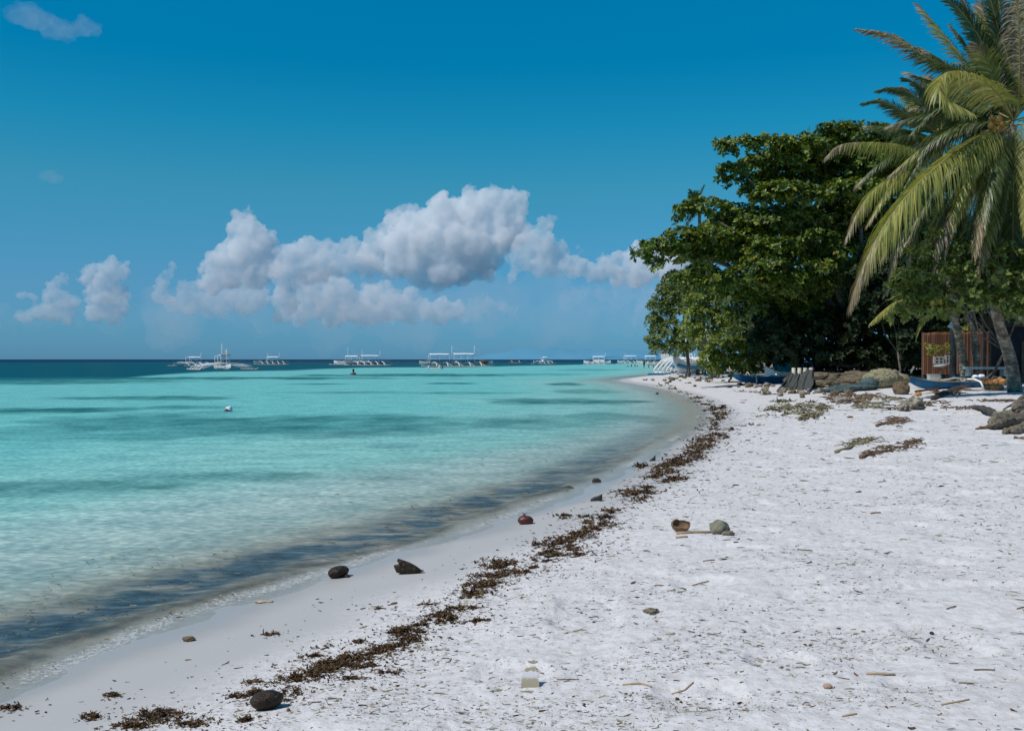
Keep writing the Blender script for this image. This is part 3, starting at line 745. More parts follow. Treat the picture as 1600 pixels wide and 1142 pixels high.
def crown_points(ells, dens, D0, rg, inner=0.25, upbias=0.6, dscale=1.0, lump=0.3):
    """ells: (px, py, rx, ry, depth offset) -> leaf whorl positions + outward normals on lumpy shells"""
    Ps, Ns = [], []
    for e in ells:
        x, y, rx, ry = e[:4]; off = e[4] if len(e) > 4 else 0.0
        D = D0 + off; sc = D/FPX
        c = np.array(P(x, y, D)); r = np.array([rx*sc, max(rx, ry)*sc*.8*dscale, ry*sc])
        area = 4*math.pi*((r[0]*r[1])**1.6/3 + (r[0]*r[2])**1.6/3 + (r[1]*r[2])**1.6/3)**(1/1.6)
        n = int(area*dens)
        v = rg.normal(size=(n, 3)); v /= np.linalg.norm(v, axis=1, keepdims=True)
        flip = (v[:, 2] < -0.1) & (rg.random(n) < upbias); v[flip, 2] *= -1
        rad = 1 + lump*fbm(v[:, 0]*2.6+x, v[:, 1]*2.6+y, v[:, 2]*2.6, 3, 7)
        rad *= np.where(rg.random(n) < inner, rg.uniform(.45, .95, n), rg.uniform(.93, 1.05, n))
        p = c + v*r*rad[:, None]
        nr = v/r; nr /= np.linalg.norm(nr, axis=1, keepdims=True)
        nr[:, 2] += 0.55; nr /= np.linalg.norm(nr, axis=1, keepdims=True)
        nr += rg.normal(size=(n, 3))*.22
        Ps.append(p); Ns.append(nr)
    return np.concatenate(Ps), np.concatenate(Ns)

def crown(name, parent, mat, ells, dens, D0, size, seed, nl=7, leaf=(0.42, 1), **kw):
    rg = np.random.default_rng(seed)
    rk = {k: kw.pop(k) for k in ('tilt', 'droop', 'cup') if k in kw}
    p, n = crown_points(ells, dens, D0, rg, **kw)
    keep = p[:, 2] > Hs(p[:, 0], p[:, 1], False) + .05
    p, n = p[keep], n[keep]
    V, F = rosettes(p - np.array(parent.location), n, size*rg.uniform(.8, 1.2, len(p)), nl, leaf, rg=rg, **rk)
    return link(name, npmesh(name, V, F, False), mat, parent)

def ground_at(x, y): return float(Hs(np.array([x]), np.array([y]), False)[0])

def limbs(parent, mat, base, targets, r0, name='trunk'):
    """forking trunk reaching up into the crown clumps"""
    mb = MB(); o = Vector(parent.location); b = Vector(base)
    ctr = sum((Vector(t) for t in targets), Vector())/len(targets)
    fork = b.lerp(ctr, 0.33); fork.x = b.x*.75 + fork.x*.25
    mb.tube([b - o + Vector((0, 0, -.3)), b - o + Vector((0, 0, .15)), (b.lerp(fork, .4)) - o + Vector((.1, 0, 0)), fork - o], [r0*1.7, r0*1.25, r0, r0*.85], 10, noise=.06)
    for t in targets:
        t = Vector(t); m1 = fork.lerp(t, .35) + Vector((random.uniform(-.3, .3), random.uniform(-.3, .3), -.3)); m2 = fork.lerp(t, .7) + Vector((random.uniform(-.3, .3), 0, .2))
        mb.tube([fork - o, m1 - o, m2 - o, t - o], [r0*.7, r0*.45, r0*.28, r0*.08], 7, noise=.08)
    return mb.build(name, mat, parent)

# ---- the big sea almond
D = 60.0
E_almond = [
 (1340, 213, 52, 17, 0), (1300, 207, 30, 14, -1), (1255, 232, 46, 17, -1), (1205, 228, 34, 13, -2), (1158, 229, 30, 12, -2), (1128, 230, 16, 9, -2), (1385, 225, 34, 20, 1), (1310, 245, 60, 22, 1), (1240, 258, 50, 18, 0), (1180, 262, 34, 13, 0), (1145, 268, 24, 11, -1), (1132, 282, 14, 9, -1), (1200, 288, 30, 12, 0), (1172, 287, 20, 10, 0),
 (1365, 262, 50, 26, 0), (1410, 250, 40, 40, 2), 
 (1225, 300, 45, 14, -3), (1262, 308, 40, 16, -3), (1195, 312, 26, 12, -3), (1340, 300, 55, 18, -2), (1390, 300, 40, 22, -1),
 (1090, 322, 22, 10, -2), (1068, 330, 15, 9, -2), (1120, 328, 26, 12, -1), (1160, 335, 32, 14, 0), (1140, 345, 30, 12, 0), (1062, 341, 9, 7, -2),
 (1035, 385, 26, 11, -4), (1006, 390, 18, 10, -4), (1002, 403, 14, 10, -4), (1027, 415, 14, 9, -4), (1070, 372, 34, 13, -4), (1110, 368, 36, 14, -3), (1060, 395, 36, 14, -3), (1100, 392, 40, 16, -2), (1150, 378, 44, 18, -2), (1085, 408, 26, 10, -3), (1140, 405, 40, 18, -1),
 (1195, 352, 44, 18, -2), (1240, 345, 46, 18, -2), (1290, 340, 44, 18, 0), (1330, 335, 50, 20, 1), (1180, 400, 46, 22, -2), (1212, 388, 36, 15, -4), (1195, 415, 36, 15, -4), (1168, 430, 30, 14, -4),
 (1240, 410, 50, 28, -1), (1290, 385, 46, 26, 1), (1275, 372, 30, 13, -3), (1305, 395, 26, 14, -3), (1280, 420, 30, 15, -3), (1330, 400, 50, 34, 2), (1380, 360, 50, 40, 3), (1400, 420, 50, 40, 3),
 (1225, 440, 44, 22, -3), (1265, 450, 44, 22, -2), (1310, 440, 44, 26, 0), (1200, 470, 44, 24, -1), (1250, 490, 54, 26, 0), (1310, 490, 54, 30, 1), (1370, 470, 54, 36, 2), (1200, 440, 30, 14, -4),
 (1265, 280, 80, 34, 3), (1345, 275, 80, 44, 3), (1235, 370, 100, 44, 3), (1345, 370, 90, 64, 4), (1155, 355, 54, 22, 3), (1110, 388, 46, 18, 2), (1290, 240, 60, 22, 3), (1220, 250, 44, 16, 2), (1190, 300, 34, 12, 2),
 (1095, 425, 24, 13, 3), (1075, 440, 26, 14, 3), (1120, 445, 28, 18, 2), (1150, 450, 24, 16, 0)]
ab = (22.0, 61.0); az_ = ground_at(*ab)
t_al = empty('sea_almond_tree', (*ab, az_), 'huge dark green broadleaf tree with tiered spreading crown in the middle of the beach edge', 'tree')
crown('crown', t_al, m_almond, E_almond, 8.0, D, 0.31, 21, nl=8, leaf=(0.52, 1), tilt=.8, inner=.3, lump=.28)
limbs(t_al, m_bark, (*ab, az_), [P(1330, 240, 61), P(1250, 260, 60), P(1160, 270, 59), P(1120, 345, 58), P(1050, 385, 57), P(1200, 400, 58), P(1270, 430, 58), P(1380, 330, 62), P(1230, 330, 58), P(1380, 440, 62)], .42)

# ---- dark thicket below and behind the almond
def thicket(label, base_px, D, ells, mat, dens, size, seed, name='tree', cat='tree', nl=7, leaf=(.45, 1), r0=.14, group=None, ntar=5, base_D=None, **kw):
    by = base_D or D; bx = (base_px - 800)/FPX*by
    z = ground_at(bx, by)
    t = empty(name, (bx, by, z), label, cat, group)
    crown('crown' if cat == 'tree' else 'foliage', t, mat, ells, dens, D, size, seed, nl=nl, leaf=leaf, **kw)
    es = sorted(ells, key=lambda e: e[1])[:ntar]
    limbs(t, m_bark, (bx, by, z), [P(e[0], e[1]+e[3]*.3, D + (e[4] if len(e) > 4 else 0)) for e in es], r0, 'trunk' if cat == 'tree' else 'stem')
    return t
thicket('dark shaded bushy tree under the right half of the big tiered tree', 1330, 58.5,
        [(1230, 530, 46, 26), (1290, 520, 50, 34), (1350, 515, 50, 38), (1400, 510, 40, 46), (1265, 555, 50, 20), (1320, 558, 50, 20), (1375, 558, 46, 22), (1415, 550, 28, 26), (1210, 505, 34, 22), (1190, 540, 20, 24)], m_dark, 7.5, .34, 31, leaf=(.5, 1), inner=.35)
thicket('dark leafy tree just left of the reddish fence', 1405, 56,
        [(1395, 470, 40, 34), (1420, 500, 30, 34), (1425, 545, 20, 26), (1385, 430, 40, 30), (1350, 440, 30, 30)], m_dark, 6.5, .36, 32, leaf=(.5, 1), r0=.06, ntar=3)
thicket('grey green fine leaved tree at the left end of the trees, nearest the water', 1075, 84,
        [(1050, 462, 24, 14), (1030, 480, 18, 16), (1022, 505, 12, 16), (1040, 520, 22, 20), (1065, 490, 28, 22), (1020, 535, 12, 10), (1028, 546, 14, 7), (1055, 545, 24, 12), (1075, 530, 24, 20), (1040, 452, 14, 8), (1070, 460, 20, 16), (1090, 470, 20, 20)], m_olive, 9.0, .34, 33, nl=7, leaf=(.4, 1), inner=.3)
thicket('lighter yellow green tree just right of the grey green leaning tree', 1110, 78,
        [(1105, 452, 22, 14), (1090, 470, 22, 14), (1120, 470, 20, 20), (1095, 495, 26, 20), (1125, 500, 22, 22), (1080, 515, 20, 16), (1105, 530, 26, 16), (1140, 520, 20, 20), (1112, 437, 12, 8)], m_bright, 8.5, .32, 34, leaf=(.4, 1))
thicket('dark broadleaf tree behind the far left side of the tiered tree', 1090, 92,
        [(1065, 440, 30, 16), (1100, 435, 34, 20), (1080, 455, 30, 14), (1150, 470, 40, 30), (1160, 510, 40, 30)], m_mid, 5.5, .42, 35)
thicket('mid green tree filling the shade between the yellow green tree and the tiered tree', 1175, 70,
        [(1160, 470, 26, 20), (1180, 500, 28, 24), (1160, 530, 26, 22), (1190, 545, 26, 20), (1205, 470, 26, 24)], m_mid, 8.0, .36, 36)
thicket('round bright green shrub in front of the trees, left of the blue outrigger boat', 1140, 66,
        [(1120, 545, 18, 12), (1145, 538, 18, 10), (1165, 545, 20, 14), (1105, 560, 14, 12), (1130, 562, 20, 16), (1160, 566, 22, 14), (1183, 560, 12, 16), (1118, 575, 16, 9), (1145, 578, 18, 8), (1172, 580, 14, 7), (1100, 572, 9, 7)], m_bright, 15, .26, 37, name='shrub', cat='shrub', leaf=(.5, 1), nl=7, r0=.07)
# ---- leafy tree hanging between the two palm trunks
thicket('broadleaf tree with drooping leafy twigs hanging in front of the palm trunks', 1535, 36.3,
        [(1430, 440, 36, 22), (1470, 425, 36, 24), (1520, 430, 40, 26), (1565, 440, 36, 26), (1600, 440, 30, 26), (1420, 470, 26, 14), (1455, 465, 30, 20), (1500, 465, 34, 20), (1545, 468, 30, 16), (1585, 475, 28, 20), (1410, 495, 20, 10), (1440, 490, 22, 12), (1480, 486, 18, 10), (1600, 490, 22, 12), (1445, 400, 26, 16), (1500, 395, 34, 18), (1560, 400, 36, 20), (1620, 420, 34, 34), (1470, 375, 22, 14)],
        m_olive, 12, .24, 38, leaf=(.5, 1), inner=.3, r0=.07, ntar=6, base_D=45)
thicket('yellowish leafy hedge in front of the reddish board fence', 1468, 52,
        [(1455, 545, 12, 9), (1470, 548, 12, 8), (1484, 545, 9, 9), (1462, 553, 10, 5)], m_yellow, 14, .16, 39, name='hedge', cat='hedge', r0=.03, ntar=3)
thicket('sunlit low hedge peeping over the top of the reddish board fence', 1475, 60,
        [(1462, 515, 9, 4), (1478, 515, 10, 4), (1510, 515, 7, 4), (1492, 516, 8, 4)], m_yellow, 14, .18, 40, name='hedge', cat='hedge', r0=.03, ntar=3)
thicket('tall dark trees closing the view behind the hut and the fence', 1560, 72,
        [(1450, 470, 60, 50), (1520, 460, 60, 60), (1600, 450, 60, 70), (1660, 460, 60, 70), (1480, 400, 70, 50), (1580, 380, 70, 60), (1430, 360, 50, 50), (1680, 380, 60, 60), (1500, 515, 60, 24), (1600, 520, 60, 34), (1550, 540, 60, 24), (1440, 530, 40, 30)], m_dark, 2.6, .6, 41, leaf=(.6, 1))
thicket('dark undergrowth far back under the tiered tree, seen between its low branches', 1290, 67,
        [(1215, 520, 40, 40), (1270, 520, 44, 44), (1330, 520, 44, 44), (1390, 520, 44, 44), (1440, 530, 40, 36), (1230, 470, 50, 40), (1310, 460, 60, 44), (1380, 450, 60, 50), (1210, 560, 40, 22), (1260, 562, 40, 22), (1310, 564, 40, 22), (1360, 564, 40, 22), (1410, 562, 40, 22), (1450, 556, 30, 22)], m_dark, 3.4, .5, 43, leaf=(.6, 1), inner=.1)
# trees beyond the picture's right edge continue the grove
thicket('large dark tree of the grove standing off to the right', 1800, 46,
        [(1740, 380, 90, 60), (1860, 360, 100, 70), (1800, 300, 80, 50), (1760, 460, 80, 50), (1880, 470, 90, 60)], m_mid, 1.6, .42, 42)

# ================================================================== palms
fr_green = leaf_mat('palm_leaf_green', [(0.0, (0.06, 0.085, 0.022)), (0.5, (0.115, 0.145, 0.035)), (1.0, (0.21, 0.22, 0.06))], trans=0.35, rough=0.42, gloss=0.4, gain=(2.15, 1.85, 2.1))
fr_dark = leaf_mat('palm_leaf_dark', [(0.0, (0.025, 0.042, 0.018)), (0.6, (0.045, 0.065, 0.026)), (1.0, (0.10, 0.115, 0.045))], trans=0.22, rough=0.42, gloss=0.4, gain=(1.5, 1.5, 1.2))
fr_yell = leaf_mat('palm_leaf_yellow', [(0.0, (0.16, 0.15, 0.03)), (0.5, (0.27, 0.235, 0.05)), (1.0, (0.42, 0.34, 0.12))], trans=0.4, rough=0.45, gloss=0.3, gain=(1.25, 1.4, 1.9))
fr_dry = leaf_mat('palm_leaf_dry', [(0.0, (0.14, 0.10, 0.055)), (0.5, (0.26, 0.20, 0.12)), (1.0, (0.48, 0.42, 0.33))], trans=0.25, rough=0.6, gloss=0.2)
m_rachis = simple('palm_rachis', (0.30, 0.27, 0.08), (0.18, 0.15, 0.05), rough=0.5, scale=3)
def frond(parent, pts, mat, n=95, ll=0.85, w=0.035, droop=0.7, fold=0.5, seed=0, ragged=0.0, tipmat=None, r=0.035, start=0.12, two=True, dry_from=None):
    """pts: (px, py, distance) along the midrib, base first"""
    rg = np.random.default_rng(seed*31+5); n = int(n*1.7); w = w*0.95
    C_ = spline([list(P(*p)) for p in pts], 12)
    seg = np.linalg.norm(np.diff(C_, axis=0), axis=1); acc = np.concatenate([[0], np.cumsum(seg)]); Lt = acc[-1]
    o = np.array(parent.location)
    mb = MB(); mb.tube(C_[::3] - o, list(np.linspace(r, r*.18, len(C_[::3]))), 5)
    fo = mb.build('frond', m_rachis, parent)
    us = np.linspace(start, 0.995, n)
    k = 5
    vs = []; 
    for sgn in ((1, -1) if two else (1,)):
        u = us + rg.uniform(-.003, .003, n)
        q = np.stack([np.interp(u*Lt, acc, C_[:, i]) for i in range(3)], 1)
        q2 = np.stack([np.interp(np.minimum(u+.02, 1)*Lt, acc, C_[:, i]) for i in range(3)], 1)
        q1 = np.stack([np.interp((u-.02)*Lt, acc, C_[:, i]) for i in range(3)], 1)
        T_ = q2 - q1; T_ /= np.linalg.norm(T_, axis=1, keepdims=True)
        up = np.array([0, 0, 1.0])
        S_ = np.cross(T_, up); S_ /= np.maximum(np.linalg.norm(S_, axis=1, keepdims=True), 1e-6); S_ *= sgn
        Nn = np.cross(S_, T_)*sgn
        L_ = ll*(0.42 + 0.62*np.sin(np.pi*np.clip(u, 0, 1)**0.75)) * np.where(u > .93, .75, 1)*rg.uniform(.9, 1.08, n)
        L_ *= np.where(rg.random(n) < ragged + .10, rg.uniform(.2, .8, n), 1)
        fwd = (0.35 + 0.75*u + rg.uniform(-.08, .08, n))[:, None]
        d = S_*np.cos(fwd) + T_*np.sin(fwd) + Nn*(fold*rg.uniform(.6, 1.2, n))[:, None]*.6
        d /= np.linalg.norm(d, axis=1, keepdims=True)
        dr = (droop*rg.uniform(.8, 1.25, n))[:, None]
        p = q.copy(); rows = []
        wid = w*rg.uniform(.8, 1.2, n)[:, None]
        wv0 = np.cross(d, np.cross(T_, d)); 
        for j in range(k+1):
            t = j/k
            ww = wid*(0.55 + 1.6*t*(1-t)*1.3)*(1 - t**4*0.95)
            wv = T_ - d*np.sum(T_*d, 1, keepdims=True); wv /= np.maximum(np.linalg.norm(wv, axis=1, keepdims=True), 1e-5)
            # tilt blades a little so they are not coplanar
            wv = wv + Nn*0.35; wv /= np.linalg.norm(wv, axis=1, keepdims=True)
            rows.append(p - wv*ww*.5); rows.append(p + wv*ww*.5)
            p = p + d*(L_/k)[:, None]
            d = d + np.array([0, 0, -1.0])*dr*(0.32+0.2*t) + rg.normal(size=(n, 3))*.06*(1+3*ragged); d /= np.linalg.norm(d, axis=1, keepdims=True)
        vs.append(np.stack(rows, 1))
    V = np.concatenate(vs, 0); N_ = len(V)
    b = (np.arange(N_)*(2*(k+1)))[:, None]
    F = np.concatenate([b + np.array([[2*j, 2*j+1, 2*j+3, 2*j+2]]) for j in range(k)], 0)
    V = V.reshape(-1, 3) - o
    # leaflets join the same frond object
    me = fo.data
    nv0 = len(me.vertices)
    v0 = np.empty(nv0*3, np.float32); me.vertices.foreach_get('co', v0); f0 = [tuple(p.vertices) for p in me.polygons]
    me2 = bpy.data.meshes.new('frond')
    me2.from_pydata(np.concatenate([v0.reshape(-1, 3), V]).tolist(), [], f0 + (F + nv0).tolist())
    me2.materials.append(fo.data.materials[0]); me2.materials.append(mat)
    mi = np.concatenate([np.zeros(len(f0), np.int32), np.ones(len(F), np.int32)])
    if dry_from is not None:
        me2.materials.append(fr_dry)
        leaf_of = np.tile(np.arange(N_), k); uu = np.tile(us, 2 if two else 1)[leaf_of]
        mi[len(f0):][(uu + rg.uniform(-.08, .08, len(uu))) > dry_from] = 2
    me2.polygons.foreach_set('material_index', mi)
    me2.polygons.foreach_set('use_smooth', np.concatenate([np.ones(len(f0), bool), np.zeros(len(F), bool)]))
    me2.update(); fo.data = me2
    return fo

def trunk(parent, pts, rads, name='trunk'):
    C_ = spline([list(p) for p in pts], 8); o = np.array(parent.location)
    r_ = np.interp(np.linspace(0, 1, len(C_)), np.linspace(0, 1, len(rads)), rads)
    # ring scars: small steps
    C2 = spline(C_[::2], 6); r2 = np.interp(np.linspace(0, 1, len(C2)), np.linspace(0, 1, len(r_)), r_)
    r2 = r2*(1 + .02*((np.arange(len(r2)) % 3) == 0))
    mb = MB(); mb.tube(C2 - o, list(r2), 12, noise=.03)
    return mb.build(name, m_palmbark, parent)

m_nut = simple('green_coconut', (0.22, 0.16, 0.04), (0.30, 0.14, 0.03), rough=0.5, scale=3)
m_stalk = simple('coconut_stalk', (0.45, 0.20, 0.05), (0.30, 0.16, 0.05), rough=0.6, scale=3)
def nuts(parent, px, py, D, n, seed):
    rg = random.Random(seed)
    for i in range(n):
        mb = MB(); mb.ball((0, 0, 0), (.12, .12, .15), 2, .06, 2, i)
        c = P(px + rg.uniform(-16, 14), py + rg.uniform(-9, 12), D + rg.uniform(-.5, .1))
        mb.tube([Vector((0, 0, .14)), Vector((rg.uniform(-.1, .15), .15, .35))], [.015, .012], 4)
        o = mb.build('coconut', m_nut, parent); o.location = c - Vector(parent.location)

# hero palm at the right edge
DH = 37.0
hx, hy = (1588-800)/FPX*39, 39.0; hz = ground_at(hx, hy)
palm = empty('palm_tree', (hx, hy, hz), 'nearest coconut palm at the right edge, leaning trunk and long yellow green fronds', 'palm', 'coconut palms along the beach edge')
trunk(palm, [(hx, hy, hz-.3), P(1578, 560, 38.8), P(1562, 510, 38.4), P(1553, 470, 38), P(1552, 400, 37.6), P(1560, 320, 37.4), P(1572, 250, 37.2), P(1582, 195, 37)], [.30, .23, .20, .18, .16, .15, .14, .16])
K = dict(seed=1)
frond(palm, [(1578, 190, 37), (1545, 205, 36.5), (1500, 232, 36), (1450, 272, 35.5), (1405, 320, 35.2), (1370, 372, 35), (1345, 425, 35), (1330, 470, 35)], fr_green, n=140, ll=2.1, w=.045, droop=1.5, fold=.1, seed=1, r=.05, dry_from=.80)
frond(palm, [(1575, 180, 37), (1545, 140, 36.6), (1500, 110, 36.2), (1462, 98, 36), (1420, 75, 35.9), (1385, 55, 35.8), (1340, 47, 35.8)], fr_dark, n=105, ll=.85, w=.045, droop=.35, fold=-.15, seed=2, ragged=.15, dry_from=.62)
frond(palm, [(1580, 175, 37), (1560, 120, 37), (1535, 70, 37), (1505, 25, 37), (1470, -8, 37)], fr_dark, n=95, ll=1.0, w=.055, droop=.3, fold=.2, seed=3)
frond(palm, [(1584, 175, 37), (1578, 110, 37.5), (1560, 50, 38), (1540, -20, 38)], fr_dark, n=90, ll=1.1, w=.055, droop=.3, fold=.25, seed=4)
frond(palm, [(1588, 175, 37), (1592, 110, 36.5), (1590, 40, 36), (1583, -30, 35.5)], fr_dry, n=80, ll=.9, w=.04, droop=1.4, fold=.1, seed=5, ragged=.35)
frond(palm, [(1590, 180, 37), (1620, 130, 37), (1660, 90, 37), (1710, 80, 37)], fr_green, n=80, ll=1.1, w=.05, droop=.5, seed=6)
frond(palm, [(1590, 190, 37), (1640, 180, 36), (1690, 210, 35.5), (1720, 270, 35.2)], fr_green, n=80, ll=1.2, w=.05, droop=.8, seed=7)
# curled frond folding over in front
frond(palm, [(1580, 185, 37), (1560, 150, 36.2), (1530, 125, 35.6), (1495, 113, 35.2), (1472, 118, 35), (1466, 138, 34.8), (1482, 158, 34.7), (1514, 176, 34.7)], fr_yell, n=100, ll=1.25, w=.06, droop=.8, fold=-.3, seed=8)
# right edge, hanging straight down
frond(palm, [(1590, 195, 37), (1600, 200, 36.2), (1603, 250, 35.8), (1602, 310, 35.6), (1600, 365, 35.5)], fr_yell, n=85, ll=.75, w=.045, droop=1.3, fold=0, seed=9, r=.05)
frond(palm, [(1578, 200, 37), (1560, 225, 36), (1545, 280, 35.5), (1532, 340, 35.3), (1522, 400, 35.2)], fr_dark, n=100, ll=1.0, w=.045, droop=1.0, fold=.1, seed=10, dry_from=.75)
frond(palm, [(1575, 200, 37), (1545, 220, 36.2), (1515, 265, 36), (1490, 330, 36), (1475, 390, 36), (1468, 430, 36)], fr_green, n=100, ll=1.0, w=.045, droop=1.3, fold=.1, seed=11, dry_from=.7)
frond(palm, [(1582, 205, 37), (1570, 250, 36.4), (1560, 310, 36.2), (1556, 370, 36.2), (1550, 430, 36.2)], fr_dark, n=90, ll=.95, w=.045, droop=1.2, seed=12, dry_from=.6)
frond(palm, [(1576, 195, 37), (1540, 195, 38), (1495, 205, 38.5), (1450, 235, 39), (1415, 290, 39)], fr_dark, n=90, ll=1.1, w=.045, droop=1.2, seed=13)
frond(palm, [(1580, 195, 37), (1555, 215, 38), (1530, 260, 38.5), (1505, 320, 39), (1498, 380, 39)], fr_dark, n=90, ll=1.1, w=.045, droop=1.2, seed=14)
frond(palm, [(1586, 200, 37.2), (1590, 250, 38), (1588, 310, 38.4), (1580, 380, 38.4)], fr_dark, n=80, ll=1.0, w=.045, droop=1.2, seed=15)
frond(palm, [(1572, 215, 36.8), (1540, 250, 36.4), (1508, 300, 36.2), (1480, 345, 36.1), (1462, 385, 36), (1455, 440, 36)], fr_yell, n=95, ll=1.05, w=.045, droop=1.5, fold=.0, seed=16, dry_from=.55)
frond(palm, [(1575, 185, 37.2), (1540, 170, 38), (1500, 165, 38.6), (1460, 180, 39), (1425, 210, 39.2)], fr_dark, n=80, ll=1.0, w=.045, droop=.9, seed=17)
def extra(parent, c, D_, dirs, mats, seed0, ll=1.0):
    for i, (ang, ln, dz, dd, mk) in enumerate(dirs):
        a = R(ang); pts = []
        for t in (0, .25, .5, .75, 1.0):
            x_ = c[0] + math.cos(a)*ln*t; y_ = c[1] - math.sin(a)*ln*t + dz*t*t
            pts.append((x_, y_, D_ + dd*t))
        frond(parent, pts, mats[mk], n=80, ll=ll, w=.045, droop=.9 if dz > 60 else .5, fold=.1, seed=seed0+i, dry_from=.85)
extra(palm, (1582, 190), 37.6, [(150, 190, 20, 3, 1), (135, 200, 30, 2, 1), (120, 190, 20, 1, 1), (105, 200, 10, 2, 0), (165, 200, 60, 3, 1), (178, 190, 90, 3, 0), (195, 160, 120, 1, 1), (215, 150, 130, 2, 1), (235, 150, 110, -1, 1), (70, 200, 10, 0, 1), (50, 180, 20, 1, 0), (250, 160, 90, 2, 1), (20, 200, 60, 1, 1), (262, 170, 80, 0, 1), (225, 170, 120, 1, 0), (205, 190, 120, 2, 1), (88, 190, 0, 3, 1), (240, 120, 130, -1, 0), (255, 110, 150, .5, 1), (270, 120, 140, -1, 1), (285, 120, 130, 1, 1), (232, 140, 140, 1.5, 1), (248, 150, 100, -2, 0), (218, 190, 110, 3, 1), (142, 230, 10, 2, 1), (128, 240, 10, 3, 0), (112, 230, 5, 2, 1), (97, 230, 0, 1, 1), (80, 220, 5, 2, 0), (64, 230, 10, 0, 1), (110, 170, 40, -1, 0), (156, 170, 50, 4, 1), (172, 150, 60, 3, 0), (186, 140, 90, 2, 1)], [fr_green, fr_dark], 200, 1.1)
nuts(palm, 1556, 195, 36.6, 9, 3)

# second palm, trunk left of the first, crown behind it
D2 = 46.0
sx, sy = (1512-800)/FPX*46.5, 46.5; sz = ground_at(sx, sy)
palm2 = empty('palm_tree', (sx, sy, sz), 'second coconut palm, its grey trunk left of the nearest one, crown partly hidden', 'palm', 'coconut palms along the beach edge')
trunk(palm2, [(sx, sy, sz-.3), P(1504, 560, 46.3), P(1496, 520, 46), P(1488, 480, 45.7), P(1480, 420, 45.2), P(1472, 340, 44.6), P(1468, 270, 44), P(1468, 215, 44)], [.26, .19, .17, .16, .15, .14, .13, .14])
for i, (pts, m_, l_, dr_) in enumerate([
    ([(1468, 215, 44), (1445, 195, 43.5), (1415, 178, 43.2), (1380, 160, 43), (1350, 162, 43)], fr_dark, .95, .35),
    ([(1468, 215, 44), (1450, 180, 44), (1425, 150, 44), (1395, 140, 44), (1372, 142, 44)], fr_dark, .9, .45),
    ([(1468, 215, 44), (1455, 170, 44.5), (1435, 135, 44.5), (1412, 124, 44.5)], fr_dark, .9, .3),
    ([(1468, 215, 44), (1475, 170, 44), (1485, 135, 44), (1505, 115, 44)], fr_dark, .9, .4),
    ([(1468, 218, 44), (1440, 238, 42.5), (1400, 228, 42), (1350, 224, 41.8), (1312, 228, 41.6), (1290, 246, 41.5)], fr_green, 1.15, 1.5),
    ([(1468, 222, 44), (1440, 215, 43), (1405, 215, 42.7), (1375, 235, 42.5)], fr_dark, .9, 1.0),
    ([(1468, 225, 44), (1440, 262, 42.5), (1400, 275, 42), (1362, 300, 41.7), (1338, 335, 41.5), (1322, 372, 41.5)], fr_green, 1.45, 1.5),
    ([(1468, 225, 44), (1450, 280, 43), (1425, 330, 42.5), (1400, 390, 42.3), (1388, 440, 42.3)], fr_dark, 1.3, 1.3),
    ([(1470, 225, 44), (1470, 290, 43.4), (1462, 350, 43.2), (1450, 410, 43.2)], fr_yell, 1.2, 1.4),
    ([(1470, 220, 44), (1500, 235, 43), (1530, 270, 42.6), (1545, 320, 42.5)], fr_dark, 1.1, 1.1),
    ([(1470, 220, 44), (1510, 205, 44.5), (1550, 215, 45), (1580, 245, 45)], fr_dark, 1.0, .9)]):
    frond(palm2, pts, m_, n=85, ll=l_, w=.045, droop=dr_, fold=.1, seed=40+i, dry_from=.8 if dr_ > 1.2 else None)
extra(palm2, (1468, 220), 44.4, [(160, 120, 20, 2, 1), (140, 120, 15, 2, 1), (120, 110, 15, 2, 0), (100, 110, 10, 2, 1), (80, 110, 15, 1, 1), (60, 120, 20, 2, 0), (40, 130, 30, 2, 1), (180, 130, 70, 1, 1), (200, 120, 90, 0, 0), (220, 120, 110, 0, 1), (245, 120, 90, 1, 1), (270, 120, 60, 0, 1), (300, 120, 90, 0, 1), (330, 120, 90, 1, 1)], [fr_green, fr_dark], 240, 1.05)
nuts(palm2, 1468, 232, 43.6, 5, 8)

# young palm whose yellow frond arches over the dark bushes
D3 = 41.0
yx, yy = (1520-800)/FPX*46, 46.0; yz = ground_at(yx, yy)
palm3 = empty('palm_tree', (yx, yy, yz), 'short young palm, one yellow frond arching left over the dark bushes above the fence', 'palm', 'coconut palms along the beach edge')
trunk(palm3, [(yx, yy, yz-.2), P(1528, 560, 46), P(1522, 520, 46), P(1508, 490, 46)], [.14, .12, .10, .09])
frond(palm3, [(1508, 490, 46), (1475, 470, 45), (1440, 465, 44.5), (1405, 470, 44.2), (1380, 486, 44), (1360, 505, 44)], fr_yell, n=80, ll=.95, w=.045, droop=1.5, fold=0, seed=60)
frond(palm3, [(1508, 490, 46), (1480, 478, 45), (1455, 490, 44.6), (1438, 510, 44.4), (1432, 530, 44.4)], fr_yell, n=60, ll=.55, w=.04, droop=1.2, seed=61)
frond(palm3, [(1508, 490, 46), (1520, 470, 46.5), (1545, 462, 46.8), (1570, 480, 47)], fr_dark, n=60, ll=.7, w=.04, droop=1.0, seed=62)
